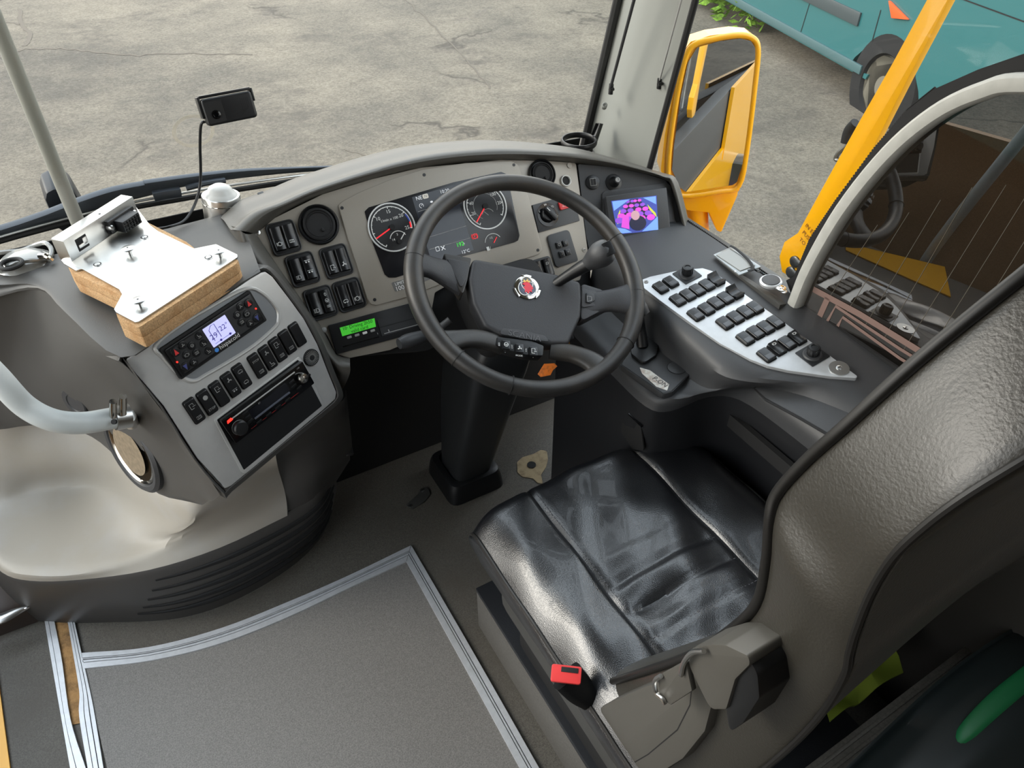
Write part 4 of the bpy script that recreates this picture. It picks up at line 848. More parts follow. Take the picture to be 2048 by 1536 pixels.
b = B(); b.lathe([(.0095, 0), (.0095, .008), (.008, .011), (.003, .0115), (0, .013)], Q(.40, .02, .012), chrome, 28); b.make('volume_knob', ra, label='silver volume knob')
b = B(); b.prism([(-.0055, -.0022), (.0055, -.0012), (.004, .003), (-.004, .0022)], .0, .0012, Q(-.43, .33, .012), redl); b.make('red_light', ra)
for (x, y) in ((-.27, .22), (-.27, .05), (-.27, -.12), (.29, .1), (.29, -.08), (.33, -.25), (-.2, -.36), (-.08, -.36), (.04, -.36), (.16, -.36), (.47, -.1)):
    b = B(); b.prism(rrect(.012, .0042, .001, 2), 0, .0012, Q(x, y, .012), switchm, .0004); b.make('radio_key', ra)
# ================================================================ TICKET MACHINE MOUNT
tm = thing('ticket_machine_mount', 'bare steel plate screwed on a thick chipboard block on top of the dash', 'mounting plate', W(300, 560, z=.93))
zt = .975; FP_ = Frame((0, 0, zt), (1, 0, 0), (0, 0, 1))
base = [(140, 540), (128, 500), (263, 410), (305, 448), (392, 492), (432, 486), (478, 515), (478, 520), (275, 652), (234, 628), (230, 620), (244, 592), (238, 584)]
sc1 = [(142, 536), (170, 500), (263, 418), (305, 448), (392, 494), (430, 489), (474, 513), (273, 642), (231, 622), (245, 590), (240, 578)]
base = [(142, 541), (130, 520), (262, 425), (372, 480), (392, 496), (432, 489), (476, 517), (472, 524), (276, 652), (233, 630), (230, 620), (243, 595), (237, 586)]
b = B(); pts = [FP_.uv(*q) for q in base]; b.prism(fillet(pts, .004, 2), -.040, -.0215, FP_.M(), mdf, .002); b.prism(fillet(pts, .004, 2), -.021, -.003, FP_.M(), mdf, .0015); b.make('chipboard_block', tm)
plt = [(128, 527), (122, 520), (268, 408), (300, 450), (316, 462), (388, 497), (432, 488), (475, 509), (475, 514), (277, 643), (270, 644), (232, 624), (228, 618), (244, 588), (238, 578), (163, 537), (152, 541)]
b = B(); b.ppx(FP_, plt, -.003, .0, steel, .003, .0006)
b.make('steel_plate', tm)
F2 = FP_
for q in ((195, 529), (289, 475), (279, 605), (417, 515)): b = B(); b.lathe([(.0075, 0), (.0075, .0008), (.0045, .0008), (.004, .0016), (0, .0016)], F2.at(*q), steel, 18); b.ring(ell(.0062, .0062, 16), ell(.0045, .0045, 16), .0009, .0011, F2.at(*q), black); b.make('flush_screw', tm)
for q in ((260, 509), (441, 514), (281, 613)): b = B(); b.lathe([(.004, 0), (.004, .009), (.010, .010), (.0105, .0115), (.009, .0125), (0, .013)], F2.at(*q), steel, 22); b.cyl(.0016, .013, .0132, F2.at(*q), black, 8); b.make('locating_stud', tm)
# steel channel at the back with its socket
A_, C_ = FP_.hit(144, 522), FP_.hit(278, 432)
FB = Frame(A_, C_-A_, Vector(C_-A_).cross(Vector((0, 0, 1)))); Lb = (C_-A_).length
if FB.n.y > 0: FB = Frame(C_, A_-C_, -FB.n)
FB = Frame(A_, C_-A_, Vector((C_-A_)).cross(Vector((0, 0, 1))))
b = B(); hb = .036
b.box(Lb, .0022, hb, Matrix.Identity(4), steel) if False else None
e1 = (C_-A_).normalized(); e3 = Vector((0, 0, 1)); e2 = e3.cross(e1)   # e2 points away from the driver
BM = Matrix(((e1.x, e2.x, 0, A_.x), (e1.y, e2.y, 0, A_.y), (e1.z, e2.z, 1, A_.z), (0, 0, 0, 1)))
b.box(Lb, .0022, hb, BM, steel, .0006, c=(Lb/2, 0, hb/2)); b.box(Lb, .024, .0022, BM, steel, .0006, c=(Lb/2, .011, hb)); b.box(Lb, .0022, hb, BM, steel, .0006, c=(Lb/2, .022, hb/2)); b.box(.0022, .024, hb, BM, steel, .0004, c=(0, .011, hb/2))
b.box(.024, .0026, .022, BM, blackm, .001, c=(.030, 0, .017)); b.box(.020, .003, .006, BM, steel, .001, c=(.031, -.001, .014)); b.box(.009, .003, .012, BM, steel, .001, c=(.036, -.001, .018))
b.cyl(.002, 0, .0005, BM@Matrix.Translation((.09, .008, hb+.0011)), black, 8); b.make('steel_channel', tm)
b = B(); cx_ = Lb*.72
b.box(.062, .010, .024, BM, black, .003, c=(cx_, -.005, .016)); b.box(.040, .022, .020, BM, black, .002, c=(cx_, -.018, .015))
for i in range(6):
    for j in range(3): b.box(.0042, .002, .0042, BM, blackm, .0008, c=(cx_-.016+i*.0064, -.0298, .0085+j*.0062))
sk = b.make('multi_pin_socket', tm)
for dx in (-.028, .028): b = B(); b.lathe([(.005, -.008), (.005, .0), (.0035, .002), (0, .002)], BM@Matrix.Translation((cx_+dx, -.011, .016))@Matrix.Rotation(math.pi/2, 4, 'X'), steel, 14); b.make('socket_screw', sk)
# ================================================================ SMALL THINGS ALONG THE WINDSCREEN
dm = thing('domed_sensor', 'brushed aluminium cylinder with a rounded cap at the windscreen edge of the dash', 'dashboard sensor', W(448, 432, z=.90))
Md = Matrix.Translation(W(446, 424, z=.905))@Matrix.Rotation(.12, 4, 'Y'); b = B(); b.lathe([(.036, -.02), (.036, .034), (.035, .036), (.031, .036)], Md, steel, 40); b.lathe([(.0363, .022), (.0367, .023), (.0363, .024)], Md, chrome, 40); b.make('cylinder', dm)
b = B(); b.lathe([(.031, .036), (.027, .041), (.024, .043), (.021, .050), (.013, .055), (0, .057)], Md, mat('pale_dome', S(200, 200, 196), .3), 32); b.make('cap', dm)
b = B(); Mb = Frame(W(512, 411, z=.925), W(545, 398, z=.925)-W(480, 418, z=.925), (0, -.3, 1)).M(); b.box(.045, .022, .016, Mb, black, .002); b.box(.012, .020, .024, Mb, black, .002, c=(.018, .006, .003)); b.tube([W(520, 405, z=.94), W(533, 396, z=.945), W(545, 396, z=.94)], .0012, greyp, 6, 4)
b.make('small_black_box', label='small black box with a thin grey wire beside the aluminium dome', cat='box')
# clear bag with coiled lead at the far left
cb = thing('coiled_lead', 'coiled black lead and clear plastic ring lying at the far left of the dash', 'cable', W(30, 528, z=.91))
clr = mat('clear_plastic', S(150, 150, 146), .1, .0, spec=1.)
b = B()
for k in range(5): c0 = W(22, 528, z=.915+.006*k); b.tube([c0+Vector((.017*math.cos(a), .017*math.sin(a), 0)) for a in [j*math.pi/4 for j in range(8)]], .0035, rubber, 8, 3, closed=True)
b.make('coil', cb)
b = B(); c0 = W(48, 524, z=.912); b.tube([c0+Vector((.048*math.cos(a), .034*math.sin(a), .012+.006*math.sin(3*a))) for a in [j*math.pi/6 for j in range(12)]], .004, clr, 8, 3, closed=True); b.tube([W(78, 512, z=.93), W(92, 512, z=.93), W(104, 522, z=.92)], .005, chrome, 8, 3)
b.lathe([(.046, 0), (.03, .012), (0, .014)], Matrix.Translation(c0), clr, 24); b.make('clear_ring', cb)
# ---- dash camera on the windscreen
dc = thing('dash_camera', 'black dash camera stuck to the windscreen with its lead hanging down', 'dash camera', WS.up(.03).hit(455, 215))
DF = WS.up(.05); a0_ = Vector(DF.uv(412, 252)); a1_ = Vector(DF.uv(512, 232)); an = math.atan2((a1_-a0_).y, (a1_-a0_).x); wd = (a1_-a0_).length; c_ = DF.uv(457, 217)
DM = DF.M(c_[0], c_[1], 0, an)@Matrix.Rotation(-.62, 4, 'X'); dh = wd*.50
b = B(); b.prism(rrect(wd*.98, dh, .007), -.014, .014, DM, black, .004, 3); b.prism(rrect(wd*.34, dh*.78, .003), .014, .0146, DM@Matrix.Translation((-wd*.28, -dh*.02, 0)), blackm)
for k in range(5): b.line([(wd*.02, dh*(-.32+.05*k)), (wd*(.20+.035*k*1), dh*(-.32+.05*k)), (wd*(.24+.035*k), dh*(-.2+.05*k)), (wd*(.24+.035*k), dh*.3)], .0008, DM, blackm, .0143)
b.make('camera_body', dc)
b = B(); b.lathe([(.0075, .0146), (.0075, .016), (.005, .0165), (.004, .015), (0, .015)], DM@Matrix.Translation((-wd*.28, -dh*.12, 0)), blackg, 20); b.make('lens', dc)
b = B(); b.box(wd*1.0, .005, .024, DM, black, .002, c=(0, dh*.58, -.002)); b.box(.005, dh*.8, .03, DM, black, .002, c=(-wd*.51, dh*.2, -.006)); b.box(.005, dh*.5, .03, DM, black, .002, c=(wd*.51, dh*.35, -.006)); b.box(wd*.3, dh*.3, .03, DM, black, .003, c=(0, -dh*.05, -.024)); b.make('bracket', dc)
b = B(); b.tube([DF.hit(410, 243), DF.hit(402, 250), WS.up(.05).hit(400, 290), WS.up(.05).hit(401, 360), WS.up(.07).hit(391, 405), W(370, 440, z=.925), W(340, 453, z=.925), W(312, 458, z=.925), W(300, 463, z=.94)], .0026, black, 8, 6); b.make('lead', dc)
# ---- upright grab pole and curved rail
gp_ = thing('grab_pole', 'thin upright grey pole standing behind the steel mounting plate', 'pole', W(165, 450, z=.92))
p0 = W(163, 462, z=.905); b = B(); b.tube([p0, Vector((p0.x-.0, p0.y+.0, 1.0)), W(0, 62, y=p0.y)+Vector((0, 0, .0)), W(0, 62, y=p0.y)+(W(0, 62, y=p0.y)-p0)*2], .0125, mat('pole_grey', S(150, 150, 142), .45), 16, 1); b.make('pole', gp_)
rl = thing('curved_grab_rail', 'thick pale grey handrail curving in from the left edge to a steel clamp', 'handrail', W(238, 830, t=1.16))
rp = [W(-420, 200, t=.95), W(-200, 480, t=1.0), W(-60, 690, t=1.03), W(0, 760, t=1.05), W(50, 812, t=1.08), W(105, 840, t=1.1), (W(165, 846, t=1.13)), W(228, 836, t=1.16)]
b = B(); b.tube(rp, .0168, railm, 20, 6); b.make('rail', rl)
Fk = Frame(W(238, 832, t=1.165), (rp[-1]-rp[-2]), -FW); b = B(); b.tube([rp[-1], rp[-1]+(rp[-1]-rp[-2]).normalized()*.022], .0195, steel, 24, 1)
b.tube([rp[-1]+(rp[-1]-rp[-2]).normalized()*.02, W(262, 845, t=1.25)], .012, steel, 14, 1); b.cyl(.004, 0, .004, Fk.at(246, 842, .024), blackm, 12); b.make('clamp', rl)
for q in ((226, 803), (246, 793)):
    b = B(); c0 = W(q[0], q[1]+34, t=1.15); c1 = W(*q, t=1.125); b.tube([c0, c1], .0055, chrome, 16, 1); b.make('clamp_bolt', rl)
# ================================================================ BEIGE STEP MOULDING WITH DARK KICK PANEL
ml = thing('wheel_arch_moulding', 'beige moulded shelf over a dark ribbed kick panel beside the entrance', 'moulded shelf', (-.2, 1.4, 0))
def Zs(L, z): return [W(q[0], q[1], z=z) for q in L]
ktop = [W(-40, 1095, z=.18), W(4, 1145, z=.18), W(60, 1162, z=.18), W(160, 1160, z=.18), W(300, 1140, z=.19), W(440, 1096, z=.2), W(575, 1032, z=.21), W(640, 985, z=.23), W(668, 930, z=.24)]
kbot = [W(-10, 1190, z=0), W(60, 1236, z=0), W(110, 1245, z=0), W(210, 1245, z=0), W(360, 1236, z=0), W(480, 1196, z=0), W(590, 1128, z=0), W(650, 1062, z=0), W(672, 985, z=0)]
kmid = [a.lerp(c, .5)+Vector((0, -.012, 0)) for a, c in zip(ktop, kbot)]
b = B(); b.grid([[p+Vector((.01, .03, .002)) for p in ktop], ktop, kmid, kbot], kick, 5, 6)
for k in range(5):
    tt = .16+.15*k
    pa = []
    for i in range(18):
        s_ = 4.0+(3.9*i/17)-.12*k; j = min(int(s_), 7); f_ = s_-j
        a_ = cr_interp(ktop, s_); c_ = cr_interp(kbot, s_); m_ = cr_interp(kmid, s_); t_ = tt
        q = a_*(1-t_)*(1-2*t_)+m_*4*t_*(1-t_)+c_*t_*(2*t_-1) if True else a_.lerp(c_, t_)
        pa.append(q+Vector((0, -.001, 0)))
    b.tube(pa, [(.0005+.0055*min(1, i/5, (17-i)/4+.05), .003+.004*min(1, i/5)) for i in range(18)], blackm, 8, 2)
b.make('ribbed_kick_panel', ml)
# pad + walls as one skin (8 columns following the top edge)
e0 = [p+Vector((0, 0, .001)) for p in ktop[:7]]
top2 = [W(-40, 1078, z=.205), W(6, 1128, z=.205), W(62, 1142, z=.205), W(160, 1140, z=.205), W(296, 1110, z=.215), W(430, 1060, z=.25), W(574, 1012, z=.25)]
pad1 = [W(-60, 1050, z=.205), W(10, 1075, z=.205), W(80, 1075, z=.205), W(180, 1070, z=.207), W(318, 1078, z=.23), W(425, 1035, z=.33), W(570, 985, z=.30)]
pad2 = [W(-60, 1010, z=.21), W(0, 1020, z=.208), W(80, 1000, z=.208), W(190, 990, z=.21), W(352, 1052, z=.30), W(425, 1010, z=.42), W(563, 960, z=.37)]
pad3 = [W(-60, 975, z=.25), W(0, 985, z=.24), W(80, 965, z=.235), W(200, 962, z=.24), W(340, 1000, z=.40), W(425, 980, z=.5), W(557, 940, z=.43)]
pad4 = [W(-60, 930, z=.33), W(0, 930, z=.33), W(80, 920, z=.33), W(190, 918, z=.33), W(318, 970, z=.40), W(420, 960, z=.47), W(552, 915, z=.50)]
pad5 = [W(-60, 840, z=.46), W(0, 840, z=.46), W(80, 825, z=.44), W(170, 840, z=.42), W(300, 930, z=.42), W(420, 920, z=.46), W(548, 880, z=.53)]
b = B(); b.grid([e0, top2, pad1, pad2, pad3, pad4, pad5], beige, 4, 4); b.make('moulded_shelf', ml)
# ---- entrance side: dark panel with pull handle
dp = thing('entrance_side_panel', 'dark panel low at the far left edge with a long shiny handle', 'door panel', (-.6, 1.55, 0))
b = B(); b.grid([[W(-60, 1100, z=.12), W(20, 1150, z=.12), W(60, 1200, z=.10)], [W(-60, 1240, z=.06), W(20, 1226, z=.05), W(66, 1222, z=.04)], [W(-60, 1300, z=0), W(0, 1272, z=0), W(85, 1240, z=0)]], mat('dark_brown_panel', S(58, 50, 46), .5), 3, 3); b.make('panel', dp)
b = B(); b.tube([W(-50, 1250, z=.075), W(0, 1238, z=.075), W(36, 1222, z=.075), W(60, 1213, z=.075)], [(.016, .008), (.015, .008), (.010, .007), (.002, .003)], steel, 12, 5, nrm=(0, 0, 1)); screw(b, Frame(W(52, 1215, z=.08), (1, 0, 0), (0, 0, 1)).M(), .004); b.make('handle', dp)
# ================================================================ SIDE CONSOLE BY THE WINDOW
sco = thing('side_console', 'dark grey side console under the driver window with a silver panel of rocker switches', 'side console', (.95, .7, 0))
V3 = Vector
R_ = [ # wall bottom, wall mid, edge, shelf in, shelf out, plate inner, plate outer, sill
 [(.775, 1.14, .0), (.772, 1.14, .4), (.765, 1.14, .645), (.785, 1.14, .672), (.845, 1.14, .69), (.875, 1.14, .762), (1.0, 1.14, .79), (1.082, 1.14, .79)],
 [(.775, 1.06, .0), (.768, 1.06, .4), (.758, 1.05, .64), (.775, 1.04, .668), (.84, 1.03, .682), (.868, 1.02, .765), (1.0, 1.02, .79), (1.084, 1.02, .79)],
 [(.775, .93, .0), (.765, .93, .4), (.752, .92, .64), (.768, .91, .668), (.838, .90, .68), (.858, .90, .766), (1.0, .90, .79), (1.084, .90, .79)],
 [(.785, .80, .0), (.772, .81, .4), (.752, .80, .64), (.768, .80, .668), (.842, .80, .68), (.855, .80, .766), (1.0, .80, .79), (1.084, .80, .79)],
 [(.88, .78, .0), (.85, .775, .4), (.785, .765, .64), (.795, .758, .672), (.845, .74, .69), (.855, .72, .765), (1.0, .74, .79), (1.084, .74, .79)],
 [(.93, .76, .0), (.915, .755, .4), (.855, .745, .66), (.86, .725, .692), (.868, .695, .716), (.878, .67, .76), (1.0, .68, .788), (1.084, .68, .79)],
 [(.955, .70, .0), (.945, .70, .4), (.893, .70, .67), (.898, .68, .70), (.91, .655, .722), (.925, .62, .757), (1.0, .61, .782), (1.084, .62, .79)],
 [(.955, .58, .0), (.945, .58, .4), (.905, .59, .67), (.908, .58, .70), (.925, .575, .722), (.965, .565, .753), (1.02, .55, .775), (1.084, .55, .785)],
 [(.955, .42, .0), (.945, .42, .4), (.905, .44, .67), (.908, .44, .70), (.925, .44, .722), (.975, .44, .745), (1.02, .44, .768), (1.084, .44, .78)],
 [(.955, .34, .0), (.945, .34, .4), (.905, .34, .67), (.908, .34, .70), (.925, .34, .722), (.975, .34, .745), (1.02, .34, .768), (1.084, .34, .78)]]
def rz(x, y, d=-.005): return RC.o.z-((x-RC.o.x)*RC.n.x+(y-RC.o.y)*RC.n.y)/RC.n.z+d
for i_, r in enumerate(R_):
    for k_ in (5, 6): r[k_] = (r[k_][0], r[k_][1], rz(*r[k_][:2]))
    r[7] = (r[7][0], r[7][1], min(.80, rz(1.03, r[7][1])))
b = B(); b.grid([[V3(q) for q in r[2:]] for r in R_], soft2, 4, 4); b.make('console_top', sco)
b = B(); b.grid([[V3(q) for q in r[:2]]+[V3(r[2])+V3((.004, 0, .002))] for r in R_], mat('console_wall_shade', S(24, 25, 28), .5), 4, 4); b.make('console_wall', sco)  # same console plastic, darkened so the wall's shade is in the colour
# silver switch plate
ppx = [(1284, 562), (1300, 556), (1360, 543), (1405, 539), (1425, 545), (1440, 556), (1560, 642), (1640, 700), (1714, 755), (1712, 759), (1660, 756), (1575, 744), (1535, 735), (1500, 722), (1440, 690), (1380, 648), (1320, 604), (1284, 576)]
b = B(); b.ppx(RC, [(q[0], q[1]) for q in ppx], -.02, .004, mat('bright_switch_plate', S(196, 199, 202), .42, .55, speck=.04, sscale=80), .004, .0015)
screw(b, RC.at(1292, 567, .004), .0045, greyp); b.lathe([(.017, 0), (.017, .0015), (0, .0017)], RC.at(1677, 740, .004), steel, 24); screw(b, RC.at(1677, 740, .0058), .005); plate_o = b.make('switch_plate', sco)
grid_px = [(1321, 580), (1341, 569), (1355, 605), (1375, 595), (1394, 585), (1413, 575), (1432, 565, 1), (1391, 634), (1412, 623), (1431, 611), (1450, 601), (1469, 591, 1), (1449, 651), (1470, 640), (1490, 629), (1509, 620), (1490, 682), (1510, 670), (1530, 660), (1550, 649), (1532, 715), (1553, 702, 2), (1573, 691), (1593, 681, 2)]
for q in grid_px:
    u, v = RC.uv(q[0]*1., q[1]*1.); b = B(); M = RC.M(u, v, .004)
    b.prism(rrect(.0225, .033, .004), 0, .0012, M, blackm)
    kk = q[2] if len(q) > 2 else 0
    if kk == 1:
        rows = [[(-.0105, y, z), (.0105, y, z)] for y, z in ((-.015, .0), (-.015, .008), (-.012, .0075), (-.004, .004), (.004, .0045), (.012, .010), (.0155, .012), (.0155, 0))]
        b.grid([[M@V3(a) for a in r] for r in rows], switchm, 2, 1, thick=.0, dirn=(0, 0, 1)); [b._add([(s_*.0105, y, z) for y, z in ((-.015, 0), (-.015, .008), (-.004, .004), (.004, .0045), (.0155, .012), (.0155, 0))], [(0, 1, 2, 3, 4, 5)], switchm, M) for s_ in (-1, 1)]
    elif kk == 2: rocker(b, M, .019, .029, 1, d=.008, icons=[('ring', .008, .006)])
    else: b.prism(rrect(.0205, .0305, .0035), .0, .0065, M, switchg if 'switchg' in globals() else switchm, .0024, 3)
    if kk == 0: b.prism(rrect(.0135, .010, .0012), .0064, .0067, M@Matrix.Translation((0, -.007, 0)), mat('switch_window', S(70, 72, 76), .3) if 'switch_window' not in MATS else MATS['switch_window'])
    b.make('rocker_switch', plate_o)
for q in ((1374, 553), (1624, 713)):
    b = B(); M = RC.at(*q, .004); b.prism(rrect(.042, .042, .002), 0, .0015, M, black, .0005); b.lathe([(.017, .0015), (.015, .004), (0, .004)], M, soft2, 28)
    b.lathe([(.0105, .004), (.0105, .018), (.0095, .0205), (.006, .021), (.0055, .0195), (0, .0195)], M, black, 24)
    for k in range(12): a = k*math.pi/6; b.box(.0012, .0016, .012, M@Matrix.Translation((.0105*math.cos(a), .0105*math.sin(a), .012)), black)
    b.make('rotary_knob', plate_o)
# gear recess plate
GF = Frame(W(1310, 720, z=.682), (1, 0, .06), (-.06, 0, 1)); 
b = B(); b.ppx(GF, [(1262, 660), (1290, 650), (1318, 668), (1384, 727), (1386, 745), (1345, 786), (1325, 791), (1240, 732)], -.01, .0035, soft2, .010, .0015)
b.line([GF.uv(*q) for q in [(1262, 662), (1290, 652), (1318, 670), (1383, 728), (1384, 745), (1343, 785), (1325, 789), (1243, 732)]], .0022, GF.M(), blackm, .0036, True)
b.lathe([(.0185, .0035), (.0185, .0042), (.017, .0048), (0, .0048)], GF.at(1354, 738), soft2, 28); b.line(ell(.0186, .0186, 28), .0014, GF.at(1354, 738), blackm, .0043, True); gp2 = b.make('gear_plate', sco)
b = B(); b.ppx(GF, [(1256, 668), (1285, 660), (1318, 690), (1312, 718), (1286, 736), (1262, 716)], .0035, .012, black, .012, .003)
b.tube([GF.p(*GF.uv(1284, 700), .01), GF.p(*GF.uv(1278, 690), .045), GF.p(*GF.uv(1268, 690), .085)], [(.012, .012), (.010, .010), (.013, .012)], black, 14, 5); lv = GF.p(*GF.uv(1262, 690), .10)
b.tube([lv+Vector((.012, -.025, -.012)), lv+Vector((.006, -.01, 0)), lv+Vector((0, .01, .004)), lv+Vector((-.004, .03, 0))], [(.010, .008), (.016, .013), (.018, .014), (.012, .010)], soft2, 16, 5)
b.make('gear_selector', sco)
b = B(); q = [(1279, 738), (1300, 744), (1338, 772), (1334, 784), (1312, 776), (1284, 750)]; b.ppx(GF, q, .0036, .0042, mat('torn_sticker', S(222, 220, 212), .6, wear=S(150, 110, 84), wscale=70), .001)
a_ = GF.uv(1304, 757); e_ = GF.uv(1336, 778); b.text('P-ON', .0165, GF.M((a_[0]+e_[0])/2, (a_[1]+e_[1])/2, .0044, math.atan2(e_[1]-a_[1], e_[0]-a_[0])), mat('sticker_ink', S(60, 62, 62), .6), .0002, sx=.85)
b.make('torn_sticker', sco, label='torn white sticker')
# storage lid and pocket in the wall
LF = Frame(W(1600, 820, z=.728), (1, 0, .3), (-.30, .05, 1))
b = B(); b.ppx(LF, [(1508, 778), (1522, 770), (1640, 772), (1690, 776), (1712, 784), (1790, 850), (1760, 960), (1706, 900), (1600, 838), (1530, 800)], -.004, .004, soft2, .006, .002)
b.line([LF.uv(*q) for q in [(1706, 900), (1600, 838), (1530, 800), (1508, 780), (1522, 770), (1640, 771), (1690, 775), (1714, 784), (1790, 850)]], .003, LF.M(), blackm, .0045)
b.make('storage_lid', sco)
WF = Frame((.762, .9, .4), (0, -1, 0), (-1, 0, 0)); b = B(); b.ppx(WF, [(1247, 826), (1256, 824), (1285, 852), (1290, 900), (1268, 898), (1245, 862)], .0, .004, blackm, .008, .001); b.tube([WF.up(.006).hit(1258, 828), WF.up(.006).hit(1284, 853)], .0025, blackg, 8, 1); b.make('wall_pocket', sco)
b = B(); b.box(.012, .44, .03, Matrix.Translation((.905, .50, .60)), blackm); b.make('inner_ledge', sco)
# ================================================================ CARD HOLDER WITH REEL
F8 = Frame(W(1475, 525, z=.803), W(1518, 548, z=.803)-W(1450, 500, z=.803), (-.12, 0, 1))
ch_ = thing('card_holder', 'clear plastic card holder with a strap lying on the window sill', 'card holder', F8.hit(1475, 525))
clearp = mat('clear_acrylic', S(150, 154, 154), .15, .3, spec=.6)
b = B(); b.ppx(F8, [(1426, 512), (1461, 497), (1522, 536), (1478, 553)], 0, .004, clearp, .002, .001); b.ppx(F8, [(1432, 514), (1458, 503), (1510, 535), (1480, 546)], .0045, .006, mat('pale_card', S(150, 152, 150), .5), .001)
for q in ((1500, 528), (1470, 548)): b.cyl(.0018, .006, .0068, F8.at(*q), steel, 10)
b.make('holder', ch_); b = B(); b.tube([F8.p(*F8.uv(*q), .008) for q in ((1460, 498), (1472, 505), (1496, 527), (1505, 544), (1495, 548))], [(.0035, .001)]*5, rubber, 8, 4, nrm=F8.n); b.make('strap', ch_)
F9 = Frame(W(1545, 570, z=.803), W(1575, 590, z=.803)-W(1520, 555, z=.803), (-.12, 0, 1))
re = thing('badge_reel', 'round chrome rimmed badge reel clipped beside the clear card holder', 'badge reel', F9.hit(1545, 568))
b = B(); M = F9.at(1541, 566); b.lathe([(.021, 0), (.0215, .005), (.019, .007)], M, alu, 30); b.lathe([(.0175, .007), (.0165, .0085), (0, .009)], M, soft2, 30); b.make('reel', re)
b = B(); b.prism(rrect(.03, .012, .005), .001, .003, F9.at(1560, 580), steel, .0005); b.lathe([(.009, .003), (.009, .005), (.003, .006), (0, .008)], F9.at(1562, 580), chrome, 20); b.make('clip', re)
b = B(); b.tube([F9.p(*F9.uv(*q), .004) for q in ((1506, 540), (1514, 545), (1522, 548), (1528, 553))], .0022, blackg, 8, 4); b.make('link', re)
# ================================================================ DRIVER SEAT
se = thing('driver_seat', 'black leather driver seat with stitched cushion and a tall charcoal vinyl back', 'seat', (.65, .5, 0))
x0, x1, y0, y1 = .386, .918, .31, .858
CROSS = [W(1322, 1126, z=.51).y, W(1354, 1176, z=.51).y, W(1394, 1225, z=.51).y]
def seat_h(x, y):
    u = (x-x0)/(x1-x0); v = (y-y0)/(y1-y0)
    z = .505
    ex = min(u, 1-u); z -= .045*max(0, 1-ex/.13)**2.2; z -= .075*max(0, (v-.88)/.12)**3
    for sx_ in (.24, .70): z -= .007*math.exp(-((u-sx_)/.010)**2)
    z += .008*math.exp(-((u-.13)/.11)**2)+.008*math.exp(-((u-.87)/.11)**2)
    if .24 < u < .70:
        w_ = math.sin(math.pi*(u-.24)/.46); z += .010*w_
        for yy in CROSS:  # cross seams
            ys = (yy-.0)*1.0
            z -= .0065*math.exp(-((y-(ys-.0))/.007)**2)*min(1, w_*3)
        if y < .62: z += .007*math.sin((y-.44)*74)*w_*(.5+.5*math.sin(u*11+y*9)); z += .006*math.sin((u*9+y*16))*w_*min(1, max(0, (.66-y)*8))
    z += .003*math.sin(u*17+v*7)*math.sin(v*13)+.002*math.sin(u*31-v*19)
    return z
b = B(); nx, ny = 84, 76; rows = []
for j in range(ny+1):
    v = j/ny; y = y0+(y1-y0)*v; r = []
    ins = .016*max(0, (v-.93)/.07)**2+.0
    for i in range(nx+1):
        u = i/nx; x = x0+ins+(x1-x0-2*ins)*u; r.append(V3((x, y+.012*math.sin(math.pi*u)*v-.0*u, seat_h(x0+(x1-x0)*u, y))))
    rows.append(r)
b.grid(rows, leather, 1, 1)
per = [r[0] for r in rows[:-1]]+rows[-1][:-1]+[r[-1] for r in rows[::-1]]
skirt = [per, [p+V3((0, 0, -.006))+ (V3((p.x-.65, p.y-.5, 0)).normalized()*.004) for p in per], [V3((p.x, p.y, min(.44, p.z-.02)))+V3((p.x-.65, p.y-.5, 0)).normalized()*.006 for p in per], [V3((p.x, p.y, min(.375, p.z-.05)))-V3((p.x-.65, p.y-.5, 0)).normalized()*.012 for p in per]]
b.grid(skirt, leather, 2, 1); 
for k, sx_ in enumerate((.24, .70)):
    xx = x0+(x1-x0)*sx_
    for i in range(48): y = y0+.2+i*.0085; b.box(.0012, .005, .001, Matrix.Translation((xx+.006, y, seat_h(xx+.006, y)+.0006)), mat('thread', S(74, 74, 78), .6) if 'thread' not in MATS else MATS['thread'])
    for yy in (CROSS if k == 0 else ()):
        for i in range(27): x = xx+.012+i*.0085; b.box(.005, .0012, .001, Matrix.Translation((x, yy, seat_h(x, yy)+.0008)), MATS['thread'])
cu_ = b.make('cushion', se, ang=60)
b = B(); b.tube([p+V3((0, 0, .001)) for p in per[::3]], .0035, mat('worn_piping', S(44, 42, 40), .35), 8, 2); b.make('piping', cu_)
# seat pan and base
b = B(); pan = mat('seat_pan_plastic', S(60, 60, 58), .5)
b.prism(rrect(.50, .46, .05, 5, .655, .55), .30, .385, I4, pan, .01); b.prism(rrect(.44, .42, .04, 5, .66, .55), .10, .31, I4, blackm, .01); b.make('seat_base', se)
# backrest: side profile front / rear, bottom to top
# picture points of the two seams, each at its own distance to the left of the seat middle (the back narrows upwards)
PF_ = [((1230, 1364), .425), ((1300, 1342), .42), ((1391, 1310), .42), ((1470, 1260), .418), ((1521, 1207), .416), ((1541, 1120), .416), ((1547, 1040), .418), ((1562, 990), .424), ((1620, 925), .434), ((1700, 854), .446), ((1850, 720), .475), ((2048, 560), .515), ((2200, 440), .55), ((2300, 380), .57)]
PR_ = [((1400, 1640), .43), ((1470, 1580), .425), ((1560, 1510), .42), ((1640, 1430), .415), ((1690, 1350), .41), ((1702, 1300), .41), ((1715, 1255), .41), ((1745, 1180), .41), ((1789, 1109), .412), ((1850, 1050), .42), ((1930, 990), .432), ((2048, 917), .455), ((2180, 840), .485), ((2250, 800), .52)]
prof = [(W(*a_[0], x=a_[1]), W(*c_[0], x=c_[1])) for a_, c_ in zip(PF_, PR_)]
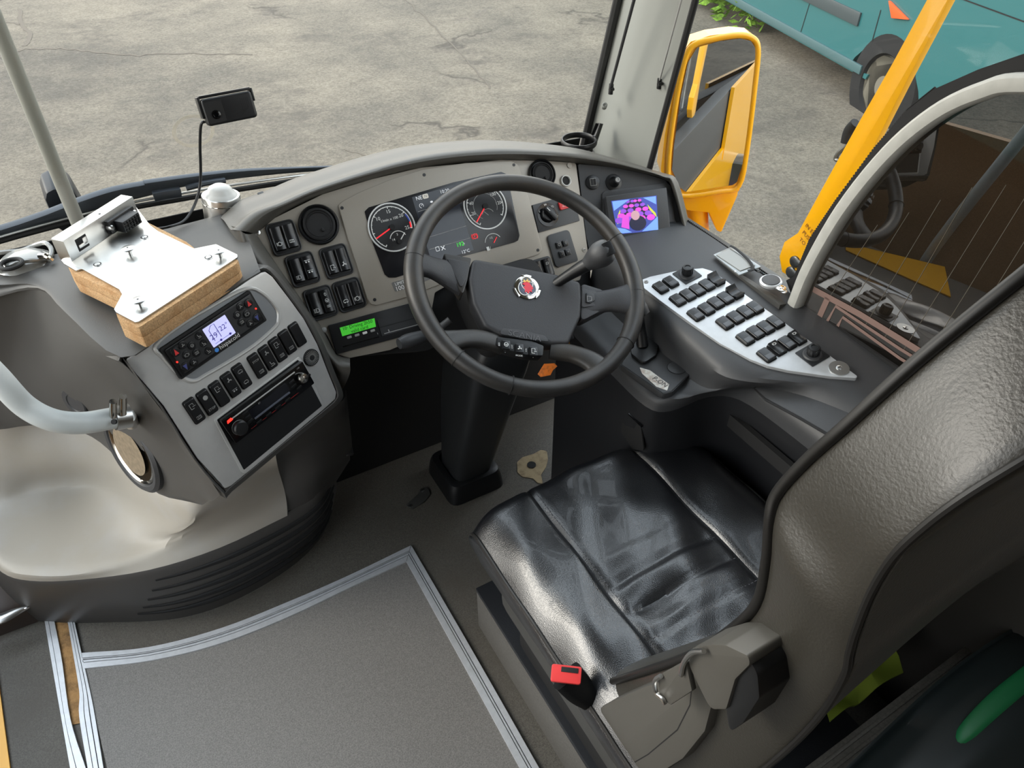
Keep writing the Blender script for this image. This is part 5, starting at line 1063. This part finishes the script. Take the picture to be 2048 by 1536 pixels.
def sec(f, r, k):
    d = (r-f); wf = f.x-.418; w1 = .90-wf; m_ = (f.x+w1)/2; bl = .012 if k < 7 else .004
    L_ = [f, f+d*.3+V3((-bl, 0, 0)), f+d*.65+V3((-bl, 0, 0)), r]
    dy = V3((0, d.y, d.z)); R2 = V3((w1, f.y, f.z)); rr_ = V3((w1, r.y, r.z))
    g_ = [-.25, -.25, -.22, -.16, -.1, -.05, 0, .04, .06][k] if k < 9 else .18
    L_ += [r+V3((.03, 0, 0))+dy*(g_*.3+.04), V3((m_, r.y, r.z))+dy*g_, rr_+V3((-.04, 0, 0))+dy*g_, rr_+dy*min(0, g_), R2+dy*.4, R2, R2+V3((-.04, 0, 0))-dy*.05, R2+V3((-.12, 0, 0))+dy*.02, V3((m_, f.y, f.z))+dy*.22, f+V3((.12, 0, 0))+dy*.02, f+V3((.04, 0, 0))-dy*.05]
    return L_
rows = [sec(*p, k) for k, p in enumerate(prof)]
b = B(); b.grid(rows, vinyl, 4, 4, closed_v=True); b.grid([[p for p in rows[-1]], [p.lerp(sum(rows[-1], V3())/15, .95) for p in rows[-1]]], vinyl, 1, 4, closed_v=True); bk = b.make('backrest', se, ang=70)
blkp = mat('dark_piping', S(22, 21, 20), .45)
b = B(); b.tube([r[0]+V3((-.003, .002, .002)) for r in rows], .0055, blkp, 10, 5); b.make('front_piping', bk)
b = B(); b.tube([r[3]+V3((-.003, -.001, 0)) for r in rows], .0035, blkp, 8, 5); b.make('rear_piping', bk)
# recliner cover, belt shroud, buckle
RFx = Frame((.405, .4, .5), (0, -1, 0), (-1, 0, 0))
cov = mat('warm_grey_cover', S(76, 74, 69), .45)
b = B(); b.ppx(RFx, [(1212, 1408), (1235, 1395), (1300, 1365), (1380, 1340), (1430, 1340), (1440, 1400), (1425, 1455), (1380, 1510), (1300, 1560), (1258, 1560), (1228, 1500), (1208, 1430)], -.03, .012, cov, .012, .006)
b.line([RFx.uv(*q) for q in [(1402, 1345), (1396, 1400), (1370, 1450), (1310, 1500), (1250, 1535)]], .0016, RFx.M(), blackm, .0122); b.make('recliner_cover', se)
b = B(); RG = Frame((.36, .3, .7), (0, -1, 0), (-1, 0, 0))
b.ppx(RG, [(1378, 1300), (1420, 1288), (1450, 1290), (1496, 1312), (1500, 1330), (1470, 1360), (1452, 1420), (1420, 1420), (1400, 1380), (1376, 1330)], -.05, .0, cov, .016, .009); b.make('belt_shroud', se)
b = B(); b.ppx(RG, [(1448, 1345), (1490, 1322), (1508, 1350), (1512, 1400), (1480, 1450), (1452, 1470), (1446, 1420)], -.06, -.004, blackg if False else black, .014, .009); b.make('belt_housing', se)
b = B(); b.ppx(RG, [(1318, 1350), (1375, 1318), (1388, 1380), (1345, 1408), (1325, 1395)], -.004, .003, cov, .004, .002); b.tube([RG.up(.006).hit(*q) for q in ((1408, 1302), (1385, 1305), (1368, 1325), (1362, 1350))], .0028, steel, 8, 5); b.tube([RG.up(.006).hit(*q) for q in ((1322, 1352), (1310, 1362), (1312, 1385), (1325, 1398), (1330, 1408))], .0028, steel, 8, 5)
b.make('belt_guide', se)
bu = W(1135, 1352, t=1.15)
Bk = Frame(bu, W(1160, 1352, t=1.15)-W(1108, 1342, t=1.15), (-.35, -.25, .9))
c0 = W(1134, 1352, t=1.15); c1 = W(1180, 1402, t=1.17); c2 = W(1206, 1418, t=1.18)
b = B(); b.tube([c0, c0.lerp(c1, .5), c1], [(.026, .012), (.024, .012), (.016, .009)], black, 14, 4, nrm=Bk.n, sq=.5); b.tube([c1, c2, W(1216, 1445, t=1.19)], [(.010, .004)]*3, blackm, 10, 3, nrm=Bk.n); bb = b.make('belt_buckle', se)
b = B(); Fb = Frame(c0, W(1160, 1352, t=1.15)-W(1108, 1344, t=1.15), (c0-c1).normalized()*.35+Vector((-.1, -.4, .85)))
b.prism(rrect(.046, .026, .004), .006, .0135, Fb.M(-.001, 0), red, .002); b.box(.026, .0075, .002, Fb.M(.004, .006, .0135), blackm, .0005); b.make('release_button', bb, label='red release button')
# pedestal box under the seat
pd = thing('seat_pedestal', 'long low grey box with a black top plate carrying the driver seat', 'pedestal', (.65, .4, 0))
pxs = W(955, 1288, z=0)
b = B(); b.box(.50, .86, .138, Matrix.Translation((.425+.25, .905-.43, .069)), mat('scuffed_box', S(84, 82, 78), .6, speck=.2, sscale=300), .003); b.make('box', pd)
b = B(); b.box(.502, .862, .012, Matrix.Translation((.425+.25, .905-.43, .145)), mat('black_top_plate', S(26, 28, 32), .45, bump=.3, bscale=500), .002); b.make('top_plate', pd)
# ================================================================ THINGS ON THE PILLAR
cp = thing('cup_holder', 'empty black ring cup holder screwed to the windscreen pillar', 'cup holder', W(1158, 280, y=1.40))
cc0 = W(1158, 283, y=1.42); b = B(); b.tube([cc0+Vector((.040*math.cos(a), .040*math.sin(a), 0)) for a in [k*math.pi/8 for k in range(16)]], [(.0035, .007)]*16, black, 10, 3, closed=True, nrm=(0, 0, 1))
b.tube([cc0+Vector((.036*math.cos(a), .036*math.sin(a), -.03)) for a in [math.pi+k*math.pi/8 for k in range(9)]], [(.003, .005)]*9, black, 8, 3, nrm=(0, 0, 1)); b.box(.008, .003, .035, Matrix.Translation(cc0+Vector((-.037, -.012, -.014))), black, .001); b.box(.008, .003, .035, Matrix.Translation(cc0+Vector((.01, -.037, -.014))), black, .001); b.make('ring', cp)
b = B(); br0 = W(1190, 272, y=1.42); br1 = W(1199, 247, y=1.425); b.tube([cc0+Vector((.04, .0, 0)), br0, br1], [(.010, .005), (.011, .004), (.009, .003)], black, 10, 3, nrm=RT); b.tube([br0+Vector((0, .01, -.025)), br1], [(.004, .014), (.003, .012)], black, 8, 2); b.make('bracket', cp)
for nm, a_, c_, lb in (('a', (1268, 0), (1221, 176), 'dark sun blind rod with a black hook, the one nearer the windscreen'), ('b', (1363, 0), (1318, 165), 'dark sun blind cord with a black hook, the one nearer the side glass')):
    yy = 1.38 if nm == 'a' else 1.26
    t = thing('blind_rod', lb, 'blind rod', W(*c_, y=yy), 'sun blind rods on the pillar'); b = B(); P0 = W(*c_, y=yy); P1 = W(*a_, y=yy-.08); b.tube([P0, P1, P1+(P1-P0)*1.5], .0035 if nm == 'a' else .0018, soft2 if nm == 'a' else greyp, 8, 1); b.make('rod', t)
    b = B(); b.tube([W(c_[0]+2, c_[1]-8, y=yy), W(c_[0], c_[1]+12, y=yy)], .0055, black, 10, 1); b.tube([W(c_[0]-2, c_[1]+4, y=yy-.01), W(c_[0]+6, c_[1]+2, y=yy-.01)], .004, black, 8, 1); b.make('hook', t)
b = B(); Fq = Frame(W(1209, 211, y=1.41), RT, -FW); b.lathe([(.0065, -.01), (.0065, .003), (.004, .004), (.0035, .002), (0, .002)], Fq.M(), pillarm, 18); b.make('pillar_plug', label='small round grey plug pressed into the pillar above the cup holder', cat='plug')
# ================================================================ OUTSIDE: WIPERS, MIRROR, ARM, COACH, HEDGE
WO = WS.up(-.055)
wi = thing('windscreen_wiper', 'long black windscreen wiper lying across the bottom of the glass', 'wiper', WO.hit(400, 380))
wm = mat('wiper_grey_black', S(70, 75, 82), .4, .3); b = B()
b.tube([WO.hit(*q) for q in ((-120, 500), (0, 468), (85, 440), (160, 412), (230, 390), (300, 375))], [(.016, .010), (.016, .010), (.016, .01), (.017, .01), (.018, .01), (.016, .009)], wm, 10, 4, nrm=WS.n, sq=.6); b.tube([WO.hit(*q) for q in ((290, 374), (390, 358), (480, 347), (580, 340), (680, 335), (760, 331))], [(.015, .008), (.012, .007), (.010, .006), (.007, .004), (.005, .003), (.003, .002)], wm, 10, 4, nrm=WS.n, sq=.6); b.make('arm', wi)
b = B(); b.tube([WO.up(.01).hit(*q) for q in ((-120, 520), (0, 482), (130, 447), (250, 418), (350, 400), (450, 383), (560, 366), (680, 348))], [(.006, .006)]*8, rubber, 8, 4); b.tube([WO.up(.016).hit(*q) for q in ((-120, 511), (0, 474), (130, 438), (250, 408), (350, 389), (450, 372), (560, 356), (680, 341))], .0025, steel, 6, 4); b.make('blade', wi)
b = B(); b.tube([WO.up(.012).hit(*q) for q in ((306, 391), (330, 386), (360, 382))], [(.014, .01)]*3, wm, 8, 2, sq=.6); b.tube([WO.up(.012).hit(*q) for q in ((372, 376), (410, 366), (450, 360))], [(.008, .006)]*3, wm, 8, 2); b.make('blade_joint', wi)
hs_ = thing('windscreen_marker_mirror', 'black rounded housing outside the windscreen behind the upright grab pole', 'outside housing', WO.hit(130, 410))
WO2 = WS.up(-.11); b = B(); b.ppx(WO2, [(90, 380), (105, 372), (138, 370), (148, 378), (178, 430), (172, 462), (130, 462), (112, 450), (88, 395)], -.05, .01, mat('housing_black', S(30, 34, 40), .45), .010, .012); b.make('housing', hs_)
# door mirror
mi0 = W(1432, 230, t=1.78)
MF = Frame(mi0, (.90, -.42, 0), (-.47, -.88, 0.03))
mr = thing('door_mirror', 'yellow door mirror outside the side glass, its glass showing the yellow bus side', 'door mirror', mi0)
gx = [(1394, 95), (1440, 82), (1480, 77), (1502, 82), (1513, 100), (1512, 130), (1502, 210), (1487, 320), (1474, 364), (1465, 370), (1372, 384), (1360, 375), (1344, 340), (1348, 290), (1362, 190), (1376, 125)]
hx = [(1382, 84), (1420, 72), (1470, 65), (1502, 68), (1518, 80), (1519, 110), (1508, 220), (1490, 340), (1482, 375), (1478, 384), (1445, 390), (1370, 398), (1336, 392), (1322, 340), (1330, 270), (1350, 170), (1362, 110)]
b = B(); b.ppx(MF, hx, -.11, -.002, yellow, .01, .02) if False else b.ppx(MF, hx, -.055, -.003, yellow, .006, 0)
b.ring([MF.uv(*q) for q in fx_] if False else rrect(.001, .001, .0002, 1), rrect(.0005, .0005, .0001, 1), 0, .0001, MF.M(), yellow) if False else None
b.tube([MF.p(*MF.uv(*q), -.002) for q in [(1388, 90), (1430, 78), (1475, 71), (1504, 76), (1516, 98), (1510, 170), (1494, 300), (1478, 372), (1440, 383), (1368, 392), (1340, 375), (1338, 310), (1352, 205), (1370, 120)]], .007, yellow, 10, 4, closed=True)
b.make('housing', mr)
b = B(); b.ppx(MF, gx, -.0025, .0005, mat('mirror_glass', S(225, 228, 230), .0, 1.), .006); b.make('mirror_glass', mr)
b = B(); b.ppx(MF, [(1360, 396), (1480, 378), (1478, 395), (1445, 470), (1436, 466), (1420, 430), (1375, 425)], -.09, -.012, yellow, .008, .01); b.tube([MF.p(*MF.uv(1400, 425), -.05), MF.p(*MF.uv(1405, 520), -.05), V3((1.19, 1.15, .5)), V3((1.172, 1.15, .35))], .03, yellow, 16, 4); b.make('mirror_bracket', mr)
# yellow arm
SO = SW.up(-.05)
arm = [(1868, -10), (1794, 125), (1725, 245), (1655, 370), (1604, 463), (1577, 481), (1567, 510), (1572, 541), (1592, 553), (1600, 548), (1625, 480), (1678, 400), (1752, 300), (1826, 155), (1914, -10)]
ar = thing('mirror_arm', 'long bright yellow bar slanting outside the side glass with bolts at its foot', 'mirror arm', SO.hit(1600, 520))
b = B(); b.ppx(SO, arm, -.004, .012, yellow, .004, .004)
b.ppx(SO, [(1868, -10), (1914, -10), (2160, -520), (2090, -520)], -.03, .012, yellow, .0, .003)
mat('dark_red_print', S(110, 50, 10), .6)
for k, t_ in enumerate(('IN EMERGENCY', 'PUSH BUTTON', 'TO OPEN')):
    q0 = Vector((1621-6*k, 446+14*k)); a_ = Vector(SO.uv(*q0)); e_ = Vector(SO.uv(q0.x+20, q0.y+24)); d_ = e_-a_
    b.text(t_, .0115, SO.M(a_.x, a_.y, .0125, math.atan2(d_.y, d_.x)), MATS['dark_red_print'], .0003, ax='LEFT')
b.make('bar', ar)
for q in ((1600, 520), (1592, 541)): b = B(); b.lathe([(.012, .008), (.012, .016), (.009, .018), (0, .018)], SO.at(*q), mat('bolt_grey', S(90, 92, 94), .35, .8) if 'bolt_grey' not in MATS else MATS['bolt_grey'], 16); b.make('bolt', ar)
b = B(); b.tube([SO.up(-.06).hit(*q) for q in ((1712, 246), (1698, 262), (1692, 285))], .010, blackm, 10, 4); b.tube([SO.up(-.06).hit(*q) for q in ((1698, 288), (1678, 305), (1672, 318), (1684, 318), (1700, 296))], .0045, mat('wire_grey', S(120, 120, 118), .4, .8), 8, 4); b.make('latch_hook', ar)
# parked teal coach
teal = mat('teal_coach_paint', S(44, 98, 100), .3, coat=.5); win = mat('coach_window', S(52, 60, 66), .12); tyre = mat('tyre', S(22, 22, 22), .85)
g1, g2 = W(1503, 30, z=-.82), W(1733, 160, z=-.82); CD = (g2-g1).normalized(); CNn = V3((-CD.y, CD.x, 0)).normalized()
if CNn.dot(CAM-g1) < 0: CNn = -CNn
CF = Frame(g2, CD, CNn)
co = thing('parked_coach', 'teal coach parked outside beyond the yellow door mirror, its front wheel showing', 'coach', V3((g2.x, g2.y, -1.1)))
b = B(); uL = CF.uv(1503, 30)[0]
wc = CF.uv(1772, 140); R_w = .50
body = [(uL-6, 0), (-.02, 0), (.0, .05)]+[(wc[0]+.62*math.cos(a), -.25+.62*math.sin(a)) for a in [math.radians(155-k*13) for k in range(11)]]+[(wc[0]+.75, 0), (2.6, .05), (2.75, .6), (2.6, 2.4), (uL-6, 2.4)]
b.prism(body, -2.4, 0, CF.M(), teal, .0)
b.make('body', co)
b = B(); b.prism([(uL-6, .02), (-.1, .02), (-.1, .10), (uL-6, .10)], 0, .025, CF.M(), mat('teal_dark_trim', S(70, 96, 98), .4), .005); b.make('sill_moulding', co)
qa, qb, qc, qd = CF.uv(1560, -10), CF.uv(1718, 48), CF.uv(1708, 56), CF.uv(1600, 10)
b = B(); b.prism([(uL-6, qb[1]+.10), (qb[0], qb[1]+.10), (qb[0], qb[1]-.02), (uL-6, qb[1]-.02)], 0, .02, CF.M(), mat('dark_side_strip', S(66, 74, 76), .3), .005); b.make('side_strip', co)
b = B(); b.line([CF.uv(1762, 20), CF.uv(1737, 110)], .012, CF.M(), blackm, .003); b.line([CF.uv(1640, -60), CF.uv(1600, 70)], .012, CF.M(), blackm, .003); b.line([(qb[0], .9), (2.6, .9)], .01, CF.M(), blackm, .003); b.make('door_gap', co)
b = B(); q = CF.uv(1800, 22); b.prism([(q[0]-.16, q[1]+.05), (q[0]+.16, q[1]-.03), (q[0]-.05, q[1]-.07)], 0, .03, CF.M(), mat('orange_marker', S(240, 90, 40), .4), .006); b.make('side_marker', co)
b = B(); MW = CF.M(wc[0], .0-.28+.50-.22, -.02)
b.lathe([(.28, -.22), (.46, -.2), (.50, -.14), (.50, -.02), (.46, .02), (.30, .03), (.28, 0)], MW, tyre, 40); wl = b.make('wheel', co)
b = B(); b.lathe([(.28, .0), (.26, -.06), (.12, -.07), (.10, .01), (0, .01)], MW, mat('hub_grey', S(120, 116, 104), .5, .3), 32)
for k in range(8): a = k*math.pi/4; b.cyl(.02, -.07, -.03, MW@Matrix.Translation((.19*math.cos(a), .19*math.sin(a), 0)), blackm, 10)
b.make('hub', wl)
b = B(); MF2 = Frame(CF.p(2.7, 1.2, -1.2), -CNn, CD); b.prism([(-1.2, -.2), (1.2, -.2), (1.1, 1.1), (-1.1, 1.1)], 0, .04, MF2.M(), win); b.make('front_window', co)
q = CF.uv(1990, 95); b = B(); b.prism(ell(.16, .06, 20, 2.35, .55), 0, .03, CF.M(), mat('headlamp', S(225, 235, 235), .15), .01); b.make('headlamp', co)
# hedge strip behind coach
hm = mat('hedge_green', S(112, 150, 52), .9, speck=.5, sscale=30); b = B(); hp = W(1445, 18, z=-1.1)
random.seed(3)
for k in range(900):
    c_ = hp+CD*random.uniform(-3.2, 1.2)-CNn*0+V3((0, 0, random.uniform(0, .8)))+CNn*random.uniform(-.1, .35); s_ = random.uniform(.04, .11); n_ = V3((random.uniform(-1, 1), random.uniform(-1, 1), random.uniform(-.2, 1))).normalized(); f_ = Frame(c_, RT, n_); b._add([f_.p(-s_, 0), f_.p(0, -s_*.4), f_.p(s_, 0), f_.p(0, s_*.4)], [(0, 1, 2, 3)], hm)
b.make('roadside_bush', label='bright green leafy growth at the edge of the yard beside the teal coach', cat='bush', kind='stuff')
# ================================================================ BEHIND THE SEAT
b = B(); e0_, e1_ = W(1560, 1590, z=.30), W(1858, 1362, z=.30); e0_.z = 0; e1_.z = 0; dv = (e1_-e0_).normalized(); e1_ = e1_+dv*.12; nv = V3((-dv.y, dv.x, 0)); rib = mat('ribbed_black_sill', S(120, 116, 108), .5, .3, speck=.2, sscale=200)
Mr = Matrix(((dv.x, nv.x, 0, e0_.x), (dv.y, nv.y, 0, e0_.y), (dv.z, 0, 1, .30), (0, 0, 0, 1))); Lr = (e1_-e0_).length
b.box(Lr, .06, .295, Mr, blackm, .002, c=(Lr/2, -.03, -.152))
b.box(Lr, .075, .012, Mr, rib, .002, c=(Lr/2, -.03, .006)); [b.box(Lr, .006, .004, Mr, rib, .001, c=(Lr/2, -.06+.014*k, .013)) for k in range(5)]; b.make('trim_10', kind='structure')
hv = mat('hi_vis', S(120, 136, 34), .8); b = B(); h0 = W(1655, 1452, z=.27)
b.grid([[h0+V3((.04*i+.01*math.sin(j*2.1), .035*j, .018+.016*math.sin(i*2.3+j*1.7))) for i in range(6)] for j in range(5)]+[[h0+V3((.04*i, .035*4+.02+.01*math.sin(i*2.), q_)) for i in range(6)] for q_ in (-.04, -.15, -.275)], hv, 3, 3, thick=.004, dirn=(0, 0, -1)); b.make('hi_vis_vest', label='crumpled yellow-green hi-vis cloth tucked behind the driver seat', cat='vest')
dg = mat('dark_gloss_panel', S(36, 44, 44), .3, coat=.4)
pt = thing('partition', 'dark glossy partition with a green stripe in the bottom right corner', 'partition', (.8, .1, 0))
eg = [(1560, 1680), (1690, 1545), (1850, 1392), (1950, 1312), (2048, 1252), (2200, 1170)]
rowsP = [[W(*q, z=.42)+V3((0, .006, -.42)) for q in eg], [W(*q, z=.42)+V3((0, .004, -.03)) for q in eg], [W(*q, z=.425) for q in eg]]+[[W(q[0]+.55*d_, q[1]+.85*d_, z=z_) for q in eg] for d_, z_ in ((35, .435), (90, .44), (180, .42), (300, .34), (420, .2))]
b = B(); b.grid(rowsP, dg, 3, 4); b.make('panel', pt)
b = B(); b.tube([W(1906, 1496, z=.43), W(1932, 1465, z=.438), W(1990, 1408, z=.444), (W(2060, 1350, z=.444)), W(2140, 1290, z=.44)], [(.004, .004), (.012, .006), (.015, .006), (.015, .006), (.015, .006)], mat('green_stripe', S(30, 120, 70), .4), 10, 5, nrm=(0, -.3, 1)); b.make('green_stripe', pt)
